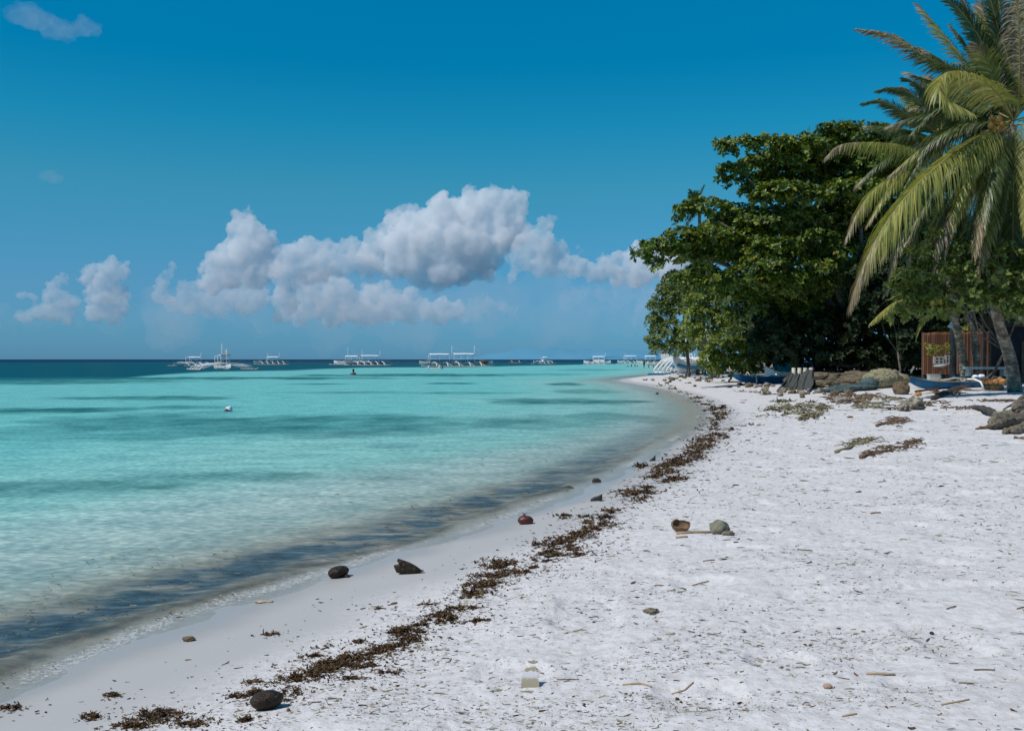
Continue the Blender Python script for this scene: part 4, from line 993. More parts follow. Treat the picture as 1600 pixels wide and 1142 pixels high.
# slim palm peeping over the tiered tree's left shoulder
px_, py_ = (1100-800)/FPX*95, 95.0; pz_ = ground_at(px_, py_)
palm4 = empty('palm_tree', (px_, py_, pz_), 'distant slim palm, its small crown peeping over the left shoulder of the tiered tree', 'palm', 'coconut palms along the beach edge')
trunk(palm4, [(px_, py_, pz_), P(1098, 450, 95), P(1094, 380, 95), P(1092, 322, 95)], [.22, .18, .16, .14])
for i, q in enumerate([[(1092, 322, 95), (1095, 305, 95), (1100, 292, 95)], [(1092, 322, 95), (1085, 305, 94), (1078, 298, 94)], [(1092, 322, 95), (1075, 330, 94), (1060, 345, 94), (1052, 350, 94)], [(1092, 322, 95), (1108, 310, 95), (1122, 312, 95)], [(1092, 324, 95), (1078, 340, 94), (1074, 352, 94)], [(1092, 322, 95), (1110, 330, 95), (1118, 345, 95)]]):
    frond(palm4, q, fr_dark, n=40, ll=.95, w=.07, droop=.8, seed=80+i)
# ================================================================== boats
m_white = simple('white_boat_paint', (0.86, 0.86, 0.84), (0.72, 0.72, 0.70), rough=0.6, scale=2.5, bump=0.003)
m_grey = simple('weathered_boat_paint', (0.66, 0.64, 0.58), (0.44, 0.43, 0.39), rough=0.7, scale=2)
m_blue = simple('blue_boat_paint', (0.008, 0.13, 0.32), (0.01, 0.10, 0.25), rough=0.45, scale=1.6, stops=[(0.28, (0.03, 0.08, 0.13)), (0.40, (0.005, 0.095, 0.21)), (0.62, (0.006, 0.12, 0.26)), (0.78, (0.10, 0.17, 0.22))])  # blue darkened, tree shade over the beached boat put into the paint colour
m_cyan = simple('light_blue_paint', (0.03, 0.27, 0.40), (0.02, 0.20, 0.32), rough=0.5, scale=2)
m_green = simple('pale_green_paint', (0.66, 0.74, 0.64), (0.56, 0.64, 0.56), rough=0.6, scale=2)
m_canvas = simple('white_canvas', (0.85, 0.86, 0.90), (0.78, 0.80, 0.85), rough=0.8, scale=1.5, spec=0.1)
m_bamboo = simple('bamboo', (0.58, 0.55, 0.46), (0.40, 0.36, 0.27), rough=0.6, scale=3)
m_wood = simple('dark_wood', (0.13, 0.09, 0.06), (0.06, 0.045, 0.035), rough=0.85, scale=4, bump=0.006, bscale=25)
m_deck = simple('deck_wood', (0.33, 0.25, 0.17), (0.20, 0.15, 0.10), rough=0.8, scale=3)
m_teal = simple('teal_tarp', (0.005, 0.14, 0.20), (0.01, 0.20, 0.28), rough=0.6, scale=3, bump=0.03, bscale=5)
m_net = simple('net_heap', (0.30, 0.27, 0.18), (0.15, 0.15, 0.10), rough=1, scale=4, bump=0.03, bscale=18, spec=0)
m_skin = simple('brown_skin', (0.26, 0.12, 0.075), (0.20, 0.09, 0.055), rough=0.5, scale=3)
m_hair = simple('black_hair', (0.012, 0.010, 0.010), (0.02, 0.015, 0.012), rough=0.5, scale=10)
m_shirt = simple('dark_shirt', (0.03, 0.03, 0.05), (0.02, 0.02, 0.03), rough=0.8, scale=5)

def hull_mesh(mb, L, B, H, rise=0.5, wt=0.04, n=26, tw=2.2, endrise=0.6, keelrise=0.7):
    rings = []
    for i in range(n+1):
        u = -1 + 2*i/n; au = abs(u)
        hw = B/2*(1-au**tw)*0.98 + .015
        zk = keelrise*H*au**5; zs = H + endrise*H*au**3*(rise*2 if u > 0 else 1)
        x = u*L/2
        f = 0.62
        ring = [(x, -hw, zs), (x, -hw*.86, zk + (zs-zk)*.5), (x, -hw*.45, zk+(zs-zk)*.10), (x, 0, zk), (x, hw*.45, zk+(zs-zk)*.10), (x, hw*.86, zk+(zs-zk)*.5), (x, hw, zs),
                (x, max(hw-wt, .002), zs), (x, max(hw*.86-wt, .002), zk+(zs-zk)*.5), (x, 0, zk+(zs-zk)*.22), (x, -max(hw*.86-wt, .002), zk+(zs-zk)*.5), (x, -max(hw-wt, .002), zs)]
        rings.append(ring)
    k = len(rings[0]); vs = [p for r in rings for p in r]; fs = []
    for i in range(n):
        for j in range(k):
            fs.append((i*k+j, (i+1)*k+j, (i+1)*k+(j+1) % k, i*k+(j+1) % k))
    fs.append(tuple(range(k))); fs.append(tuple(n*k+j for j in reversed(range(k))))
    mb.add(vs, fs, False)

def bangka(label, x, y, z, rz, L=10, B=1.3, H=.9, W_=4.0, cano=((-.2, .55, 1.9),), masts=((0.0, 4.0),), arms=4, hullm=None, deckhouse=None, floats=True, arch=.75, group='outrigger boats anchored in the bay', name='outrigger_boat', stripe=None, clutter=None, flag=None, keelrise=.7, sag=.0):
    t = empty(name, (x, y, z), label, 'boat', group, rz)
    mb = MB(); hull_mesh(mb, L, B, H, keelrise=keelrise); mb.build('hull', hullm or m_white, t)
    mb = MB(); mb.box((0, 0, H*.96), (L*.62, B*.86, .05)); mb.build('deck', m_grey, t)
    if stripe:
        mb = MB()
        for s in (-1, 1):
            pts = [(u*L/2, s*(B/2*(1-abs(u)**2.2)*.98+.03), H*.93 + .6*H*abs(u)**3*(1 if u < 0 else 1)) for u in np.linspace(-.9, .9, 19)]
            mb.tube(pts, .07, 5)
        mb.build('rub_rail', stripe, t)
    if floats:
        for s in (-1, 1):
            mb = MB(); mb.tube([(-L*.44, s*W_, .22), (-L*.38, s*W_, .10), (0, s*W_, .07), (L*.38, s*W_, .12), (L*.47, s*W_, .34)], .12, 7)
            mb.tube([(-L*.40, s*(W_-.18), .13), (L*.42, s*(W_-.18), .18)], .09, 6)
            mb.build('outrigger_float', m_bamboo if hullm is not m_white else m_white, t)
        for i in range(arms):
            xx = -L*.30 + L*.60*i/(arms-1)
            mb = MB()
            mb.tube([(xx, -W_, .15), (xx, -W_*.86, .55*arch+.2), (xx, -W_*.55, H+.28*arch), (xx, -W_*.2, H+.42*arch), (xx, 0, H+.45*arch), (xx, W_*.2, H+.42*arch), (xx, W_*.55, H+.28*arch), (xx, W_*.86, .55*arch+.2), (xx, W_, .15)], .09, 6)
            for s in (-1, 1):
                mb.tube([(xx, s*W_*.45, H+.3*arch), (xx + L*.06, s*W_*.98, .14)], .05, 5)
            mb.build('outrigger_arm', m_white, t)
    for c0, c1, hz in cano:
        mb = MB(); n = 8; vs = []; fs = []
        for i in range(n+1):
            for j in range(7):
                yy = -1 + 2*j/6
                xx = L/2*(c0 + (c1-c0)*i/n)
                zz = H + hz + .22*(1-yy*yy) - .05*math.sin(math.pi*i/n*3)*0.4 + sag*(i/n)
                vs.append((xx, yy*B*.78, zz))
        m0 = len(vs)
        vs += [(a, b, c-.05) for a, b, c in vs]
        for i in range(n):
            for j in range(6):
                a = i*7+j; fs.append((a, a+1, a+8, a+7)); fs.append((m0+a, m0+a+7, m0+a+8, m0+a+1))
        edge = [j for j in range(7)] + [i*7+6 for i in range(1, n+1)] + [n*7+j for j in range(5, -1, -1)] + [i*7 for i in range(n-1, 0, -1)]
        for a, b in zip(edge, edge[1:]+edge[:1]): fs.append((b, a, m0+a, m0+b))
        mb.add(vs, fs); mb.build('canopy', m_canvas, t)
        np_ = max(2, int((c1-c0)*L/2/1.8)+1)
        for k in range(np_):
            xx = L/2*(c0 + (c1-c0)*(k/(np_-1)*.96+.02))
            for s in (-1, 1):
                mb = MB(); mb.tube([(xx, s*B*.70, H*.9), (xx, s*B*.72, H+hz+.04+sag*k/(np_-1))], .045, 5); mb.build('canopy_post', m_white, t)
        mb = MB()
        for s in (-1, 1): mb.tube([(L/2*c0, s*B*.72, H+hz*.42), (L/2*c1, s*B*.72, H+hz*.42)], .025, 5)
        mb.build('railing', m_white, t)
    for mx_, mh in masts:
        mb = MB(); mb.tube([(L/2*mx_, 0, H*.8), (L/2*mx_, 0, H+mh)], [.07, .035], 6); mb.build('mast', m_white, t)
        mb = MB()
        mb.tube([(L/2*mx_, 0, H+mh*.95), (L*.45, 0, H*1.3)], .012, 4); mb.tube([(L/2*mx_, 0, H+mh*.95), (-L*.45, 0, H*1.3)], .012, 4)
        mb.build('rigging', m_bamboo, t)
    if deckhouse:
        a, b, hh, mt = deckhouse
        mb = MB(); mb.box(((a+b)/2*L/2, 0, H+hh/2+.02), ((b-a)*L/2, B*.8, hh)); mb.box(((a+b)/2*L/2, 0, H+hh+.05), ((b-a)*L/2+.2, B*.95, .06)); mb.build('deckhouse', mt, t)
    if clutter:
        rg = random.Random(len(label)); 
        mb = MB()
        for i in range(clutter):
            xx = rg.uniform(-.5, .5)*L*.8; s_ = rg.uniform(.25, .55)
            mb.box((xx, rg.uniform(-.3, .3)*B, H+s_*.5+.03), (s_*1.3, s_, s_), Matrix.Rotation(rg.uniform(0, 3), 3, 'Z'))
        mb.build('deck_gear', m_grey, t)
    return t

def wpos(px, py): 
    p = W(px, py); return float(p[0]), float(p[1])

# anchored row, left to right; waterline rows read from the photograph
x, y = wpos(300, 571.6)
bangka('small white outrigger boat with square awning, half behind the big leftmost outrigger', x, y, -.12, R(48), L=11, B=1.5, H=.75, W_=4.4, cano=((-.25, .42, 1.7),), masts=((.5, 3.0),), arms=4, clutter=3)
x, y = wpos(347, 577.0)
t_b2 = bangka('big white outrigger boat with tall mast and wide spread arms, nearest of the anchored boats', x, y, -.12, R(-58), L=11, B=1.15, H=.75, W_=5.0, cano=((-.34, .40, 1.65),), masts=((-.02, 4.0), (.52, 3.0)), arms=4, arch=1.0, sag=.35, clutter=4)
mb = MB(); 
mb.tube([(2.35+.16*math.cos(a), .0, 3.1+.42*math.sin(a)) for a in np.linspace(0, 6.283, 13)], .07, 5); mb.build('lifebuoy_ring', m_grey, t_b2)
mb = MB()
for s in (-1, 1): mb.tube([(-2.6, s*.22, .8), (-1.5, s*.22, 2.1)], .035, 5)
for k in range(5): mb.tube([(-2.5+.25*k, -.22, .95+.25*k), (-2.5+.25*k, .22, .95+.25*k)], .03, 4)
mb.build('ladder', m_green, t_b2)
x, y = wpos(424, 569.4)
bangka('low white outrigger boat with flat awning, second cluster from the left of the horizon', x, y, -.12, R(24), L=12.5, B=1.6, H=.9, W_=3.6, cano=((-.25, .40, 1.8),), masts=((-.2, 3.4), (.45, 3.2)), arms=5, hullm=m_grey, clutter=5)
x, y = wpos(549, 569.4)
bangka('white outrigger boat with slim mast, left one of the close pair', x, y, -.12, R(-22), L=14.5, B=1.8, H=1.0, W_=4.4, cano=((-.25, .45, 2.0),), masts=((-.2, 5.2), (.6, 4.2)), arms=5, clutter=6)
x, y = wpos(574, 570.6)
bangka('white outrigger boat with long awning, right one of the close pair', x, y, -.12, R(26), L=14, B=1.7, H=1.0, W_=4.2, cano=((-.32, .50, 2.0),), masts=((.58, 3.6),), arms=5, hullm=m_grey, clutter=5)
x, y = wpos(713, 572.3)
t_b5 = bangka('longest pale green outrigger boat with two white awnings and net piled on its stern', x, y, -.12, R(14), L=19.5, B=2.0, H=1.0, W_=4.6, cano=((-.74, -.20, 2.2), (-.10, .48, 2.3)), masts=((-.12, 4.4), (.49, 4.6)), arms=5, hullm=m_green, clutter=6, arch=.45)
mb = MB(); mb.ball((7.2, 0, 1.25), (1.3, .8, .65), 3, .3, 2.5, 3); mb.build('net_pile', m_wood, t_b5)
x, y = wpos(679, 576.0)
bangka('small light blue outrigger canoe lying in front of the longest boat', x, y, -.05, R(-5), L=3.4, B=.55, H=.4, W_=1.1, cano=(), masts=(), arms=2, hullm=m_cyan, name='outrigger_canoe', arch=.4)
x, y = wpos(849, 568.2)
bangka('small white outrigger boat with little awning, alone to the right of the longest boat', x, y, -.12, R(25), L=9.5, B=1.5, H=.9, W_=3.4, cano=((-.15, .3, 1.9),), masts=(), arms=4, stripe=m_blue, deckhouse=(-.1, .25, 1.0, m_white))
x, y = wpos(933, 569.0)
bangka('white cabin outrigger boat with rounded roof, left of the two rightmost awnings', x, y, -.12, R(-20), L=10.5, B=1.7, H=1.0, W_=3.2, cano=((-.28, .62, 1.9),), masts=((.6, 3.4),), arms=4, deckhouse=(-.25, .55, 1.1, m_white))
x, y = wpos(984, 568.6)
bangka('white outrigger boat with awning, between the cabin boat and the tree covered shore', x, y, -.12, R(16), L=10.5, B=1.6, H=1.0, W_=3.0, cano=((-.42, .48, 2.2),), masts=((-.4, 3.0),), arms=4)
x, y = wpos(1018, 568.9)
bangka('rightmost anchored white outrigger boat, its awning close to the tree covered shore', x, y, -.12, R(-16), L=11.5, B=1.6, H=1.0, W_=3.0, cano=((-.42, .28, 2.1),), masts=((.3, 2.9),), arms=4, hullm=m_grey)
x, y = wpos(805, 566.6)
bangka('tiny dark open boat far off between the longest boat and the small white one', x, y, -.05, R(10), L=7, B=1.2, H=.8, W_=2, cano=(), masts=(), arms=2, hullm=m_wood, name='outrigger_canoe')

# jetty at the far shore
jx, jy = wpos(1025, 574.5)
t = empty('jetty', (jx, jy, 0), 'short dark wooden jetty standing on posts at the far waterline', 'jetty')
mb = MB(); mb.box((0, 0, .62), (3.6, 1.3, .10)); mb.build('deck', m_wood, t)
for k in range(4):
    for s in (-1, 1):
        mb = MB(); mb.tube([(-1.6+1.07*k, s*.5, -.5), (-1.6+1.07*k, s*.5, .6)], .05, 6); mb.build('post', m_wood, t)

# ------------------------------------------------------------------ people in the water
def swimmer(label, x, y, s=1.0, rz=0, up=.42, group=None, arms=True):
    t = empty('person', (x, y, up - .42), label, 'person', group, rz)
    me = bpy.data.meshes.new('body'); 
    J = [((0, 0, -.35), .15), ((0, 0, -.05), .135), ((0, 0, .16), .16), ((0, 0, .25), .09), ((0, .005, .31), .055), ((0, .01, .36), .062), ((0, .0, .42), .088), ((0, .0, .50), .092), ((0, .0, .56), .06),
         ((-.16, 0, .22), .065), ((-.25, .02, .12), .05), ((-.30, .10, -.02), .042), ((-.32, .25, -.10), .035), ((.16, 0, .22), .065), ((.25, .02, .12), .05), ((.31, .08, -.02), .042), ((.34, .22, -.10), .035),
         ((0, .085, .45), .022)]
    E = [(0, 1), (1, 2), (2, 3), (3, 4), (4, 5), (5, 6), (6, 7), (7, 8), (2, 9), (9, 10), (10, 11), (11, 12), (2, 13), (13, 14), (14, 15), (15, 16), (6, 17)]
    me.from_pydata([j[0] for j in J], E, []); o = bpy.data.objects.new('body', me); scene.collection.objects.link(o)
    sk = o.modifiers.new('s', 'SKIN'); sk.use_smooth_shade = True; o.modifiers.new('ss', 'SUBSURF').levels = 1
    for v, j in zip(me.skin_vertices[0].data, J): v.radius = (j[1], j[1])
    me.skin_vertices[0].data[0].use_root = True
    dg = bpy.context.evaluated_depsgraph_get(); dg.update()
    m2 = bpy.data.meshes.new_from_object(o.evaluated_get(dg)); o.modifiers.clear(); o.data = m2; m2.materials.clear(); m2.materials.append(m_skin); o.parent = t
    mb = MB(); mb.ball((0, -.025, .51), (.105, .11, .105), 3, .08, 4); mb.ball((0, -.075, .42), (.085, .06, .13), 2, .15, 4); mb.build('hair', m_hair, t)
    t.scale = (s, s, s)
    return t
x, y = wpos(552, 585.5); swimmer('bather with dark hair standing chest deep, shoulders out, left of the longest boat', x, y, 1.25, R(20), up=.34)
for i, (px_i, py_i, lab, u_) in enumerate([(981, 573.3, 'leftmost of the four far bathers near the jetty, only the head showing', .1), (986.5, 573, 'far bather near the jetty with pale shoulders, second from left', .3), (992, 572.8, 'far bather near the jetty, third from left, head and shoulders out', .35), (995.5, 573.2, 'rightmost of the four far bathers near the jetty, only the head showing', .1)]):
    x, y = wpos(px_i, py_i); swimmer(lab, x, y, 1.15, R(30*i), up=u_)
x, y = wpos(865, 570); swimmer('bather in dark top wading at the right end of the small lone white boat', x, y, 1.3, R(0), up=.75)

def standing(label, x, y, z, rz=0, h=1.65, shirt=None, shorts=None):
    t = empty('person', (x, y, z), label, 'person', None, rz)
    J = [((0, 0, .92), .13), ((0, 0, 1.10), .12), ((0, 0, 1.32), .15), ((0, 0, 1.44), .07), ((0, .01, 1.50), .055), ((0, .01, 1.57), .08), ((0, 0, 1.66), .085), ((0, 0, 1.72), .05),
         ((-.09, 0, .86), .10), ((-.10, .03, .50), .065), ((-.10, 0, .08), .04), ((-.10, .14, .03), .035), ((.09, 0, .86), .10), ((.12, .06, .50), .065), ((.13, .02, .08), .04), ((.13, .16, .03), .035),
         ((-.18, 0, 1.38), .06), ((-.24, 0, 1.12), .045), ((-.22, .10, .88), .035), ((-.21, .14, .78), .03), ((.18, 0, 1.38), .06), ((.25, 0, 1.12), .045), ((.24, .10, .90), .035), ((.23, .15, .80), .03), ((0, .085, 1.60), .02)]
    E = [(0, 1), (1, 2), (2, 3), (3, 4), (4, 5), (5, 6), (6, 7), (0, 8), (8, 9), (9, 10), (10, 11), (0, 12), (12, 13), (13, 14), (14, 15), (2, 16), (16, 17), (17, 18), (18, 19), (2, 20), (20, 21), (21, 22), (22, 23), (5, 24)]
    me = bpy.data.meshes.new('body'); me.from_pydata([j[0] for j in J], E, []); o = bpy.data.objects.new('body', me); scene.collection.objects.link(o)
    sk = o.modifiers.new('s', 'SKIN'); sk.use_smooth_shade = True; o.modifiers.new('ss', 'SUBSURF').levels = 1
    for v, j in zip(me.skin_vertices[0].data, J): v.radius = (j[1], j[1])
    me.skin_vertices[0].data[0].use_root = True
    dg = bpy.context.evaluated_depsgraph_get(); dg.update()
    m2 = bpy.data.meshes.new_from_object(o.evaluated_get(dg)); o.modifiers.clear(); o.data = m2; m2.materials.clear(); m2.materials.append(m_skin); o.parent = t
    mb = MB(); mb.ball((0, -.02, 1.68), (.10, .105, .10), 3, .08, 4); mb.build('hair', m_hair, t)
    mb = MB(); mb.tube([(0, 0, .80), (0, 0, 1.0), (0, 0, 1.2), (0, 0, 1.38), (0, 0, 1.45)], [.17, .155, .165, .18, .10], 12, cap=False); mb.build('shirt', shirt or m_shirt, t)
    mb = MB(); mb.tube([(-.09, 0, .95), (-.10, .02, .55)], [.12, .10], 10, cap=False); mb.tube([(.09, 0, .95), (.12, .05, .55)], [.12, .10], 10, cap=False); mb.build('shorts', shorts or m_shirt, t)
    return t
x, y = wpos(1006.5, 574.6); standing('person in dark clothes standing at the left end of the far jetty', x, y, -.05, R(40))

# ------------------------------------------------------------------ white float
x, y = wpos(357, 643)
t = empty('buoy', (x, y, .02), 'lumpy white float bobbing alone on the turquoise water at left', 'buoy')
mb = MB(); mb.ball((0, 0, .06), (.13, .10, .09), 3, .35, 3, 1); mb.ball((.05, -.02, .12), (.07, .06, .055), 2, .3, 3, 2); mb.build('foam_block', simple('white_foam', (.75, .72, .80), (.6, .6, .66), rough=.7), t)
mb = MB(); mb.tube([(-.12, -.08, .02), (-.05, -.12, .04), (.02, -.11, .02)], .025, 6); mb.ball((-.05, -.10, .05), .04, 2, .2); mb.build('rope', m_wood, t)

# ------------------------------------------------------------------ boats pulled up on the sand
# bright blue outrigger boat, bow to the left
def beached(label, pxa, pxb, pyk, D, H, col, tilt=0, B=.75, yaw=0, group='boats pulled up on the sand', endrise=.6, **kw):
    xa, xb = (pxa-800)/FPX*D, (pxb-800)/FPX*D; L_ = xb - xa; xc = (xa+xb)/2
    z = max(ground_at(xc, D), ground_at(xa+.6, D)) - .03
    t = empty('outrigger_boat', (xc, D, z), label, 'boat', group, R(yaw))
    mb = MB(); hull_mesh(mb, L_, B, H, n=30, tw=3, endrise=endrise, keelrise=.95); mb.build('hull', col, t)
    mb = MB()
    for s in (-1, 1):
        mb.tube([(u*L_/2, s*(B/2*(1-abs(u)**3)*.98+.02), H + endrise*H*abs(u)**3 + .02) for u in np.linspace(-.97, .97, 25)], .028, 6)
    mb.build('gunwale', m_deck, t)
    for k in (-.45, -.1, .25, .55):
        mb = MB(); mb.box((k*L_/2, 0, H*.86), (.16, B*.86, .035)); mb.build('thwart', m_deck, t)
    return t, L_
tb1, L1 = beached('bright blue outrigger boat on the sand, bow left, half hidden behind draped grey net', 1147, 1262, 596, 61, .40, m_blue, yaw=-3, B=.8)
mb = MB()
for xx in (-1.2, .9):
    mb.tube([(xx, -.4, .42), (xx, -1.2, .62), (xx-.05, -2.0, .45), (xx-.1, -2.3, .1)], .04, 6); mb.tube([(xx, -.5, .55), (xx, .5, .55), (xx, 1.3, .7), (xx, 2.1, .35), (xx, 2.3, .1)], .04, 6)
mb.build('outrigger_arm', m_bamboo, tb1)
mb = MB(); mb.tube([(-2.1, 2.3, .12), (1.6, 2.3, .12)], .05, 6); mb.build('outrigger_float', m_bamboo, tb1)
mb = MB(); mb.tube([(-2.45, .1, .55), (-2.5, .12, 1.05)], .02, 5); mb.tube([(-2.5, .1, .95), (-2.1, .15, .62)], .02, 5); mb.tube([(-2.5, .1, .8), (-2.15, .15, .75)], .02, 5); mb.build('bow_stake', m_bamboo, tb1)
tb2, L2 = beached('deep blue boat under the right hand palms with white curved outrigger arm', 1420, 1560, 606, 44, .33, m_blue, yaw=4, B=.75, endrise=.75)
mb = MB(); mb.tube([(.35, 0, .33), (.45, -.35, .46), (.55, -.7, .47), (.68, -1.0, .36), (.72, -1.15, .10)], .045, 7); mb.tube([(.35, 0, .42), (.35, .6, .55), (.35, 1.4, .3)], .045, 7); mb.build('outrigger_arm', m_white, tb2)
mb = MB(); mb.tube([(-.75, -.25, .42), (-.05, -.3, .50), (.45, -.35, .48)], .03, 6); mb.build('pole', m_bamboo, tb2)
mb = MB(); mb.ball((-.75, 0, .27), (.62, .28, .11), 3, .3, 3, 2, flat=-.05); mb.build('folded_net', m_net, tb2)
# white boat with teal tarp further back
tb3, L3 = beached('white boat under a teal tarpaulin behind the bright blue outrigger boat', 1196, 1265, 581, 64.6, .62, m_white, yaw=-4, B=1.1)
mb = MB(); n_ = 10; vs = []; fs = []
for i in range(n_+1):
    for j, (yy, zz) in enumerate(((-.62, .62), (-.60, 1.0), (-.3, 1.12), (0, 1.16), (.3, 1.1), (.6, 1.0), (.62, .62))):
        vs.append((-.75 + 2.25*i/n_, yy, zz + .04*math.sin(i*1.7+j) + .14*i/n_*(j not in (0, 6))))
for i in range(n_):
    for j in range(6): a = i*7+j; fs.append((a, a+1, a+8, a+7))
mb.add(vs, fs)
o_ = mb.build('tarpaulin', m_teal, tb3); o_.modifiers.new('s', 'SOLIDIFY').thickness = .02
mb = MB()
for xx in (-1.0, .2, 1.1): mb.tube([(xx, -1.9, .05), (xx, -1.4, .5), (xx, -.5, .72), (xx, .5, .72)], .045, 6)
mb.build('outrigger_arm', m_white, tb3)
mb = MB(); mb.tube([(-1.9, -1.9, .08), (1.4, -1.9, .08)], .06, 6); mb.tube([(-2.3, -1.7, .3), (0.2, -1.5, .5)], .04, 6); mb.build('outrigger_float', m_cyan, tb3)

# big white bangkas ashore at the far bend, arms arched towards the water
def shore_bangka(label, px, py, D, rz, L_, W_, arms, colf, up):
    x = (px-800)/FPX*D; z = ground_at(x, D)
    t = empty('outrigger_boat', (x, D, z+.15), label, 'boat', 'boats pulled up on the sand', R(rz))
    mb = MB(); hull_mesh(mb, L_, 1.3, 1.0, endrise=up, keelrise=1.3); mb.build('hull', m_white, t)
    mb = MB()
    for s in (-1, 1): mb.tube([(u*L_/2, s*(.65*(1-abs(u)**2.2)*.98+.05), .55 + .4*abs(u)**3) for u in np.linspace(-.85, .85, 15)], .16, 5)
    mb.build('rub_rail', m_cyan, t)
    for i in range(arms):
        xx = -L_*.30 + L_*.62*i/(arms-1)
        mb = MB()
        for s in (-1, 1):
            mb.tube([(xx, 0, 1.3), (xx, s*W_*.35, 1.5), (xx, s*W_*.7, 1.15), (xx, s*W_*.92, .5), (xx, s*W_, -.05)], .07, 6)
        mb.build('outrigger_arm', m_white, t)
    for s in (-1, 1):
        mb = MB(); mb.tube([(-L_*.42, s*W_, .02), (0, s*W_, -.05), (L_*.44, s*W_, .15)], .10, 6); mb.build('outrigger_float', colf, t)
    mb = MB(); mb.tube([(-1, 0, 1.2), (-1.1, 0, 4.2)], [.09, .05], 6); mb.build('mast', m_white, t)
    for k in range(6): mb = MB(); mb.tube([(-L_*.3+k*L_*.12, random.uniform(-.5, .5), 1.0), (-L_*.3+k*L_*.12+.3, random.uniform(-.6, .6), 1.9)], .05, 5); mb.build('prop', m_grey, t)
    return t
ts1 = shore_bangka('white outrigger boat ashore at the far bend, many arched white arms towards the water', 1078, 580, 92, 62, 9.5, 2.6, 6, m_cyan, .9)
ts2 = shore_bangka('second white boat ashore, bow raised high beside the bright shrub', 1092, 576, 99, 20, 8.5, 2.6, 5, m_white, 1.5)
def pole(name, label, cat, pts, r, mat, group=None):
    p0 = Vector(pts[0]); mb = MB(); mb.tube([Vector(p)-p0 for p in pts], r, 6); o = mb.build(name, mat); o.location = p0; tag(o, label, cat, group); return o
pole('mooring_pole', 'thin green slanting pole over the far beached white boats', 'pole', [P(1071, 553, 90), P(1084, 538, 90), P(1102, 525, 90)], .06, m_green)
pole('mooring_pole', 'slim white upright pole above the bow of the far beached boats', 'pole', [P(1106, 545, 90), P(1105, 530, 90), P(1103, 511, 90)], [.10, .08, .06], m_white)
pole('mooring_pole', 'short white pole half hidden in the grey green leaves above the bright shrub', 'pole', [P(1118, 545, 88), P(1117, 532, 88), P(1116.5, 518, 88)], .06, m_white)
for i, (a, b, lab) in enumerate([((1062, 583), (1069, 569), 'left dark prop leaning under the arms of the far beached boats'), ((1077, 586), (1083, 569), 'right dark prop leaning under the arms of the far beached boats'), ((1113, 582), (1097, 566), 'pale plank leaning against the trunk of the bright shrub')]):
    g_ = g1(*a); pole('prop_pole', lab, 'pole', [g_ - Vector((0, 0, .1)), P(a[0]*.5+b[0]*.5, a[1]*.5+b[1]*.5, g_.y+.1), P(b[0], b[1], g_.y+.2)], .09, m_wood if i < 2 else m_bamboo)
# ================================================================== things on the sand
m_weed = simple('dried_seaweed', (0.03, 0.02, 0.012), rough=0.85, scale=6, spec=0.15, island=0.9, stops=[(0.0, (0.022, 0.013, 0.008)), (0.5, (0.065, 0.036, 0.018)), (0.85, (0.13, 0.078, 0.036)), (1.0, (0.22, 0.17, 0.08))])
m_weed_olive = simple('olive_seaweed', (0.10, 0.09, 0.04), rough=0.85, scale=6, spec=0.15, island=0.9, stops=[(0.0, (0.04, 0.035, 0.018)), (0.5, (0.12, 0.105, 0.05)), (1.0, (0.30, 0.27, 0.16))])
m_litter = simple('seagrass_litter', (0.10, 0.09, 0.04), rough=0.9, scale=6, spec=0.1, island=0.95, stops=[(0.0, (0.05, 0.045, 0.035)), (0.35, (0.15, 0.135, 0.08)), (0.7, (0.27, 0.25, 0.15)), (1.0, (0.40, 0.34, 0.24))])
m_litter_red = simple('brown_litter', (0.1, 0.05, 0.04), rough=0.9, scale=6, spec=0.1, island=0.95, stops=[(0.0, (0.03, 0.018, 0.015)), (0.6, (0.13, 0.06, 0.045)), (1.0, (0.26, 0.15, 0.10))])
m_husk = simple('wet_husk', (0.050, 0.032, 0.020), (0.014, 0.009, 0.006), rough=0.45, scale=6, bump=0.03, bscale=26, spec=0.22)
m_husk_red = simple('red_husk', (0.13, 0.022, 0.016), (0.05, 0.012, 0.010), rough=0.4, scale=7, bump=0.006, bscale=30, spec=0.5)
m_husk_dry = simple('dry_husk', (0.24, 0.155, 0.09), (0.13, 0.08, 0.045), rough=0.85, scale=7, bump=0.006, bscale=50)
m_husk_orange = simple('orange_husk', (0.50, 0.24, 0.08), (0.36, 0.16, 0.06), rough=0.7, scale=4, bump=0.01, bscale=20)
m_stone = simple('olive_stone', (0.23, 0.22, 0.15), (0.12, 0.12, 0.085), rough=0.9, scale=9, bump=0.01, bscale=28)
m_stone_dark = simple('dark_stone', (0.05, 0.048, 0.045), (0.025, 0.025, 0.025), rough=0.6, scale=9, bump=0.008, bscale=28)
m_rock = simple('pale_coral_rock', (0.36, 0.31, 0.25), (0.10, 0.08, 0.06), rough=0.95, scale=4, bump=0.05, bscale=9)
m_rock_brown = simple('brown_rock', (0.20, 0.15, 0.09), (0.09, 0.065, 0.04), rough=0.95, scale=6, bump=0.04, bscale=14)
m_drift = simple('driftwood', (0.28, 0.235, 0.175), (0.06, 0.05, 0.04), rough=0.95, scale=5, bump=0.05, bscale=16, distort=1.5, spec=.1)
m_drift_dark = simple('dark_driftwood', (0.11, 0.09, 0.075), (0.035, 0.03, 0.025), rough=0.9, scale=6, bump=0.02, bscale=20)
m_stick = simple('tan_stick', (0.46, 0.33, 0.20), (0.34, 0.23, 0.14), rough=0.8, scale=12, bump=0.003)
